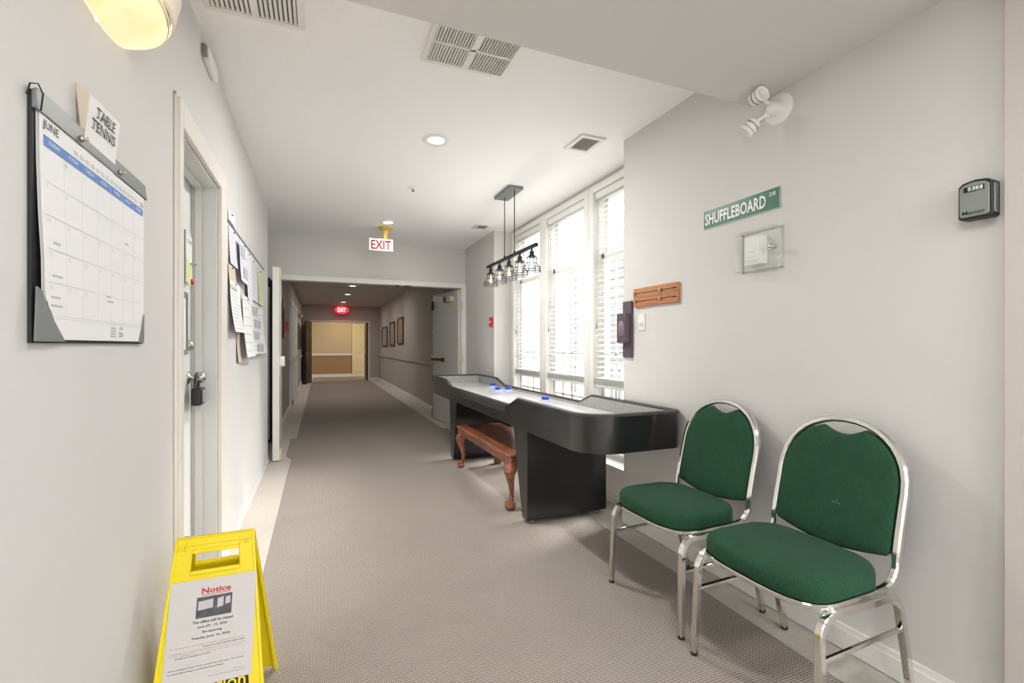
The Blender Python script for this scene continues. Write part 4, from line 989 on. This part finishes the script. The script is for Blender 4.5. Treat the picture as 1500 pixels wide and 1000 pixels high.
# ------------------------------------------------------------------ banquet chairs
def fillet(P_, rads, n=6):
    out = [Vector(P_[0])]
    for i in range(1, len(P_)-1):
        p = Vector(P_[i]); a = (Vector(P_[i-1])-p); b = (Vector(P_[i+1])-p); r = rads[i-1]
        r = min(r, a.length*.49, b.length*.49); a.normalize(); b.normalize(); s_ = p+a*r; e_ = p+b*r
        for k in range(n+1): t_ = k/n; out.append(s_*(1-t_)**2+p*2*t_*(1-t_)+e_*t_*t_)
    out.append(Vector(P_[-1])); return out
def rect(w_, h_, b_=.003): w_ /= 2; h_ /= 2; return [(w_-b_,-h_),(w_,-h_+b_),(w_,h_-b_),(w_-b_,h_),(-w_+b_,h_),(-w_,h_-b_),(-w_,-h_+b_),(-w_+b_,-h_)]
def make_chair(label, worn):
    ch = thing('banquet_chair', (0, 0, 0), label, 'chair', 'green banquet chairs along the right wall')
    hw = .247   # half width of leg frames
    for s_ in (-1, 1):
        P_ = fillet([(-.235, s_*(hw+.012), .012), (-.222, s_*hw, .415), (.165, s_*hw, .408), (.262, s_*(hw-.004), .012)], [.075, .06], 8)
        lg = build('leg_frame', MB().sweep(P_, 1, rect=rect(.025, .025), up=(1, 0, 0)), 'chrome', ch, sharp=32)
        for p_ in ((-.235, s_*(hw+.012)), (.262, s_*(hw-.004))): build('foot_glide', MB().cyl((p_[0], p_[1], 0), (p_[0], p_[1], .014), .014, seg=12), 'brown', lg)
        build('side_stretcher', MB().sweep([(-.228, s_*(hw-.002), .275), (.198, s_*(hw-.004), .285)], 1, rect=rect(.015, .015)), 'chrome', ch, sharp=32)
        build('screw_head', MB().ball((.213, s_*(hw-.018), .235), .007, (1,.6,1), 8, 6), 'brown', ch)
    # seat ring
    def seat_out(o_, n=10):
        P_ = []; x0, x1 = -.268-o_, .150+o_; yf = .215+o_; ym_ = .242+o_; yb_ = .195+o_
        # front corners rounded, gently bowed front
        def q(p, c, e): return [tuple((p[i]*(1-t)**2+2*c[i]*t*(1-t)+e[i]*t*t) for i in (0, 1)) for t in [k/n for k in range(n+1)]]
        P_ += q((x0+.012, 0), (x0+.008, -yf*.6), (x0+.03, -yf*.80)); P_ += q((x0+.03, -yf*.80), (x0+.05, -ym_), (x0+.14, -ym_))[1:]
        P_ += q((x0+.14, -ym_), (x1-.1, -ym_), (x1-.09, -ym_*.985))[1:]; P_ += q((x1-.09, -ym_*.985), (x1, -yb_*1.05), (x1, -yb_*.6))[1:]
        P_ += q((x1, -yb_*.6), (x1+.006, -yb_*.2), (x1+.006, 0))[1:]
        return P_+[(x, -y) for x, y in P_[-2:0:-1]]
    def zseat(x, y): return .432+.008*((x+.262)/.4)*0
    rg = [(x, y, .432) for x, y in seat_out(-.004)]
    build('seat_ring', MB().sweep(rg, 1, rect=rect(.016, .020), closed=True, up=(0,0,1)), 'chrome', ch, sharp=32)
    # cushion
    rings = []
    for sc_, z in ((.965, .440), (.995, .444), (1.005, .455), (1.005, .480), (.995, .493), (.975, .502), (.94, .508), (.85, .513), (.65, .516), (.4, .518), (.1, .518)):
        R_ = []
        for x, y in seat_out(0):
            cx_ = -.055; xx = cx_+(x-cx_)*sc_; yy = y*sc_
            lip = -.010*max(0, (-xx-.13)/.13)**2 if z > .47 else 0      # waterfall front
            dish = -.004*math.exp(-((xx+.03)**2+yy**2)/.02) if z > .5 else 0
            R_.append((xx, yy, z+lip+dish))
        rings.append(R_)
    build('seat', MB().loft(rings), 'fabric', ch)
    build('seat_board', MB().loft([[(x, y, z) for x, y in seat_out(-.01)] for z in (.424, .441)], smooth=False), 'seatdark', ch)
    # back hoop: continuous chrome tube
    hb = .232; zA = .735; top = .958
    def lean(z): return .178+.115*max(0, (z-.46)/.5)**1.15
    P_ = []; 
    side = [(-.05, .425), (.05, .425), (.115, .430), (.150, .440), (.172, .462), (lean(.49)+.004, .49), (lean(.52), .52), (lean(.60), .60), (lean(.68), .68), (lean(zA), zA)]
    for x, z in side: P_.append((x, -hb, z))
    for k in range(1, 18):
        a = PI*k/18; z = zA+(top-zA)*math.sin(a)**.92; P_.append((lean(z), -hb*math.copysign(abs(math.cos(a))**.95, math.cos(a)), z))
    for x, z in side[::-1]: P_.append((x, hb, z))
    build('back_frame', MB().sweep(P_, 1, rect=rect(.025, .025, .006), up=(0, 1, 0)), 'chrome', ch, sharp=32)
    # back pad with a concave hand hold at the top
    def pad_out(sc_=1.0):
        w_ = hb-.016; P2 = []; n = 22
        a0 = math.radians(69)
        for k in range(n+1):        # right side arc from notch to side, going down
            a = a0-(a0)*k/n; z = zA+(top-.018-zA)*math.sin(a)**.92; P2.append((w_*abs(math.cos(a))**.95 if k < n else w_, z))
        P2 += [(w_, .68), (w_, .62), (w_, .56), (w_-.001, .532), (w_-.010, .520)]
        for k in range(1, 16): t_ = k/16; P2.append(((w_-.010)*(1-2*t_), .520-.030*math.sin(PI*t_)))
        L_ = [(-w_+.010, .520), (-w_+.001, .532), (-w_, .56), (-w_, .62), (-w_, .68)]
        P2 += L_
        for k in range(n+1):
            a = a0*k/n; z = zA+(top-.018-zA)*math.sin(a)**.92; P2.append((-(w_*abs(math.cos(a))**.95 if k > 0 else w_), z))
        ye, ze = P2[-1]
        for k in range(1, 14): t_ = k/14; P2.append((ye*(1-2*t_), ze-.026*math.sin(PI*t_)))
        return P2
    PO = pad_out(); zc = .72; rings = []
    for sc_, dx in ((.97, .018), (.995, .012), (1.0, .004), (1.0, -.010), (.985, -.018), (.95, -.023), (.86, -.027), (.65, -.030), (.35, -.032), (.1, -.033)):
        rings.append([(lean(zc+(z-zc)*sc_)+dx, y*sc_, zc+(z-zc)*sc_) for y, z in PO])
    build('backrest', MB().loft(rings), 'fabric', ch)
    build('back_shell', MB().loft([[(lean(zc+(z-zc)*q)+dx, y*q, zc+(z-zc)*q) for y, z in PO] for q, dx in ((.955, .017), (.95, .021))], smooth=False), 'seatdark', ch)
    if worn: pass
    return ch
c1 = make_chair('green fabric banquet chair with chrome frame nearer the game table', 0)
c1.location = (1.665, 1.84, 0)
c2 = copy_tree(c1); c2.location = (1.640, 1.222, 0)
c2['label'] = 'green fabric banquet chair with chrome frame nearest the camera, faint mark on its back'
k = MB()
for q in range(9):
    a = random.random()*6.3; r_ = random.random()*.016; k.ball((c2.location.x+.1835, c2.location.y-.035+r_*math.cos(a)*1.2, .655+r_*math.sin(a)*.7), .003+.002*random.random(), (.2,1,1), 8, 5)
stn = build('stain', k, mat('pale_stain', (64, 104, 84), .95), c2)

# ------------------------------------------------------------------ floor sign
fs_ = thing('caution_floor_sign', (-.32, 1.83, 0), 'yellow A-frame floor sign with a taped office closure notice', 'floor sign')
YT, ZT = 1.835, .615
def leaf_pt(u, v, side, off=0):   # u across 0..1, v up 0..1
    xl = -.482+(-.432+.482)*v; xr = -.150+(-.207+.150)*v; yb_ = 1.655 if side < 0 else 2.035
    y = yb_+(YT+side*.008-yb_)*v; nrm_ = Vector((0, side*ZT, (YT-yb_)*-side*-1)).normalized()
    nn = Vector((0, side, 0.32)).normalized()
    return Vector((xl+(xr-xl)*u, y, ZT*v))+nn*off
def leafquad(mb, u0, u1, v0, v1, side, o0, o1, nv=1):
    P_ = [leaf_pt(u, v, side, o_) for o_ in (o0, o1) for u, v in ((u0, v0), (u1, v0), (u1, v1), (u0, v1))]
    mb.add(P_, [(0,3,2,1),(4,5,6,7),(0,1,5,4),(1,2,6,5),(2,3,7,6),(3,0,4,7)])
for side in (-1, 1):
    mb = MB(); leafquad(mb, 0, 1, .02, .80, side, 0, .003); leafquad(mb, 0, .22, .80, 1, side, 0, .003); leafquad(mb, .80, 1, .80, 1, side, 0, .003)
    leafquad(mb, .22, .80, .945, 1, side, 0, .003); leafquad(mb, .22, .80, .80, .825, side, 0, .003)
    pn = build('front_leaf' if side < 0 else 'rear_leaf', mb, 'yellow', fs_)
    mb = MB(); leafquad(mb, 0, .035, 0, 1, side, -.012, .006); leafquad(mb, .965, 1, 0, 1, side, -.012, .006); leafquad(mb, .035, .965, .965, 1, side, -.01, .006)
    leafquad(mb, .22, .80, .925, .945, side, -.012, .004); leafquad(mb, .22, .80, .825, .845, side, -.012, .008); leafquad(mb, .205, .225, .83, .94, side, -.008, .005); leafquad(mb, .795, .815, .83, .94, side, -.008, .005)
    build('edge_rib', mb, 'yellow', pn, .002)
mb = MB()
for u in (.06, .10, .14, .80, .86, .91): mb = MB(); leafquad(mb, u, u+.018, .945, .985, -1, .003, .008); build('hinge_rib', mb, 'yellow', fs_, .001)
mb = MB().cyl((-.425, YT, ZT-.004), (-.212, YT, ZT-.004), .007, seg=10); build('hinge_pin', mb, 'yellow', fs_)
# black band with the word caution behind the paper
mb = MB(); leafquad(mb, .30, .86, .20, .375, -1, .003, .0036); build('caution_band', mb, 'ink', fs_)
def Lf(u, v, o_=.0): return leaf_pt(u, v, -1, o_)
def ltext(mb, t, u, v, wfrac, h, o_=.006, bold=0):
    a = Lf(u, v, o_); b = Lf(min(.98, u+wfrac), v, o_); R_ = (b-a); up_ = (Lf(.5, v+.05, o_)-Lf(.5, v, o_)); text(mb, t, a, R_, up_, R_.length, h, bold)
c = MB(); ltext(c, 'caution', .33, .285, .50, .034, .0042, .01); build('lettering', c, 'yellow', fs_)
# paper
def PT(a, b, o_=.0):  # paper coordinates: a 0..1 across, b 0..1 up; the sheet keeps its width
    base = Vector((-.405, 0, 0)); v = .325+(.800-.325)*b; P_ = leaf_pt(.5, v, -1, .0055+o_)
    x = -.4355+.0135*b*0+ a*.240; P_.x = x-.006*(1-b); return P_
nt_ = thing('closure_notice', PT(.5, 0), 'taped white Notice sheet about the office closure on the yellow sign', 'paper')
mb = MB(); P_ = [PT(a, b, o_) for o_ in (0, .0008) for a, b in ((0,0),(1,0),(1,1),(0,1))]
mb.add(P_, [(0,3,2,1),(4,5,6,7),(0,1,5,4),(1,2,6,5),(2,3,7,6),(3,0,4,7)]); build('sheet', mb, 'paper', nt_)
def ptext(mb, t, a, b, w_, h, bold=0):
    p0 = PT(a, b, .0016); R_ = PT(min(1, a+w_), b, .0016)-p0; U_ = PT(a, b+.05, .0016)-p0; text(mb, t, p0, R_, U_, R_.length, h, bold)
c = MB(); ptext(c, 'Notice', .36, .855, .34, .017, .028); P_ = [PT(a, b, .0016) for a, b in ((.36,.840),(.70,.840),(.70,.846),(.36,.846))]; c.add(P_, [(0,1,2,3)])
build('red_lettering', c, 'inkred', nt_)
mb = MB(); P_ = [PT(a, b, o_) for o_ in (.0008, .0014) for a, b in ((.31,.625),(.72,.625),(.72,.825),(.31,.825))]
mb.add(P_, [(0,3,2,1),(4,5,6,7),(0,1,5,4),(1,2,6,5),(2,3,7,6),(3,0,4,7)]); build('photo', mb, 'photo', nt_)
mb = MB()
for a0, a1, b0, b1 in ((.33,.50,.70,.795),(.55,.62,.70,.80),(.645,.70,.72,.80)):
    mb.add([PT(a, b, .0018) for a, b in ((a0,b0),(a1,b0+.01),(a1,b1),(a0,b1-.01))], [(0,1,2,3)])
build('photo_windows', mb, 'photosky', nt_, fix=False)
for t_, a, b, w_, h in (('The office will be closed', .28, .575, .46, .0085), ('June 09 - 15, 2026', .34, .525, .34, .0085), ('Re-opening', .40, .475, .22, .0085), ('Tuesday June 16, 2026', .28, .425, .44, .0085)):
    c = MB(); ptext(c, t_, a, b, w_, h, .015); build('lettering', c, 'ink', nt_)
for t_, a, b, w_ in (('building and urgent property matters please', .42, .345, .48), ('please call emergency number', .12, .275, .40), ('All non-emergency issues will be actioned upon the return. This includes', .05, .175, .85), ('amenity programming and additional fob purchases.', .05, .145, .62)):
    c = MB(); ptext(c, t_, a, b, w_, .0050, .004); build('lettering', c, 'ink', nt_)
for t_, a, b, w_ in (('For emergency and urgent matters please contact your', .05, .370, .84), ('building management office by email at any time', .05, .320, .86), ('or the management emergency line after hours', .05, .297, .80), ('Thank you', .78, .085, .15), ('Property Building Management', .50, .060, .43)):
    c = MB(); ptext(c, t_, a, b, w_, .0046, 0); build('pink_lettering', c, 'inkpink', nt_)
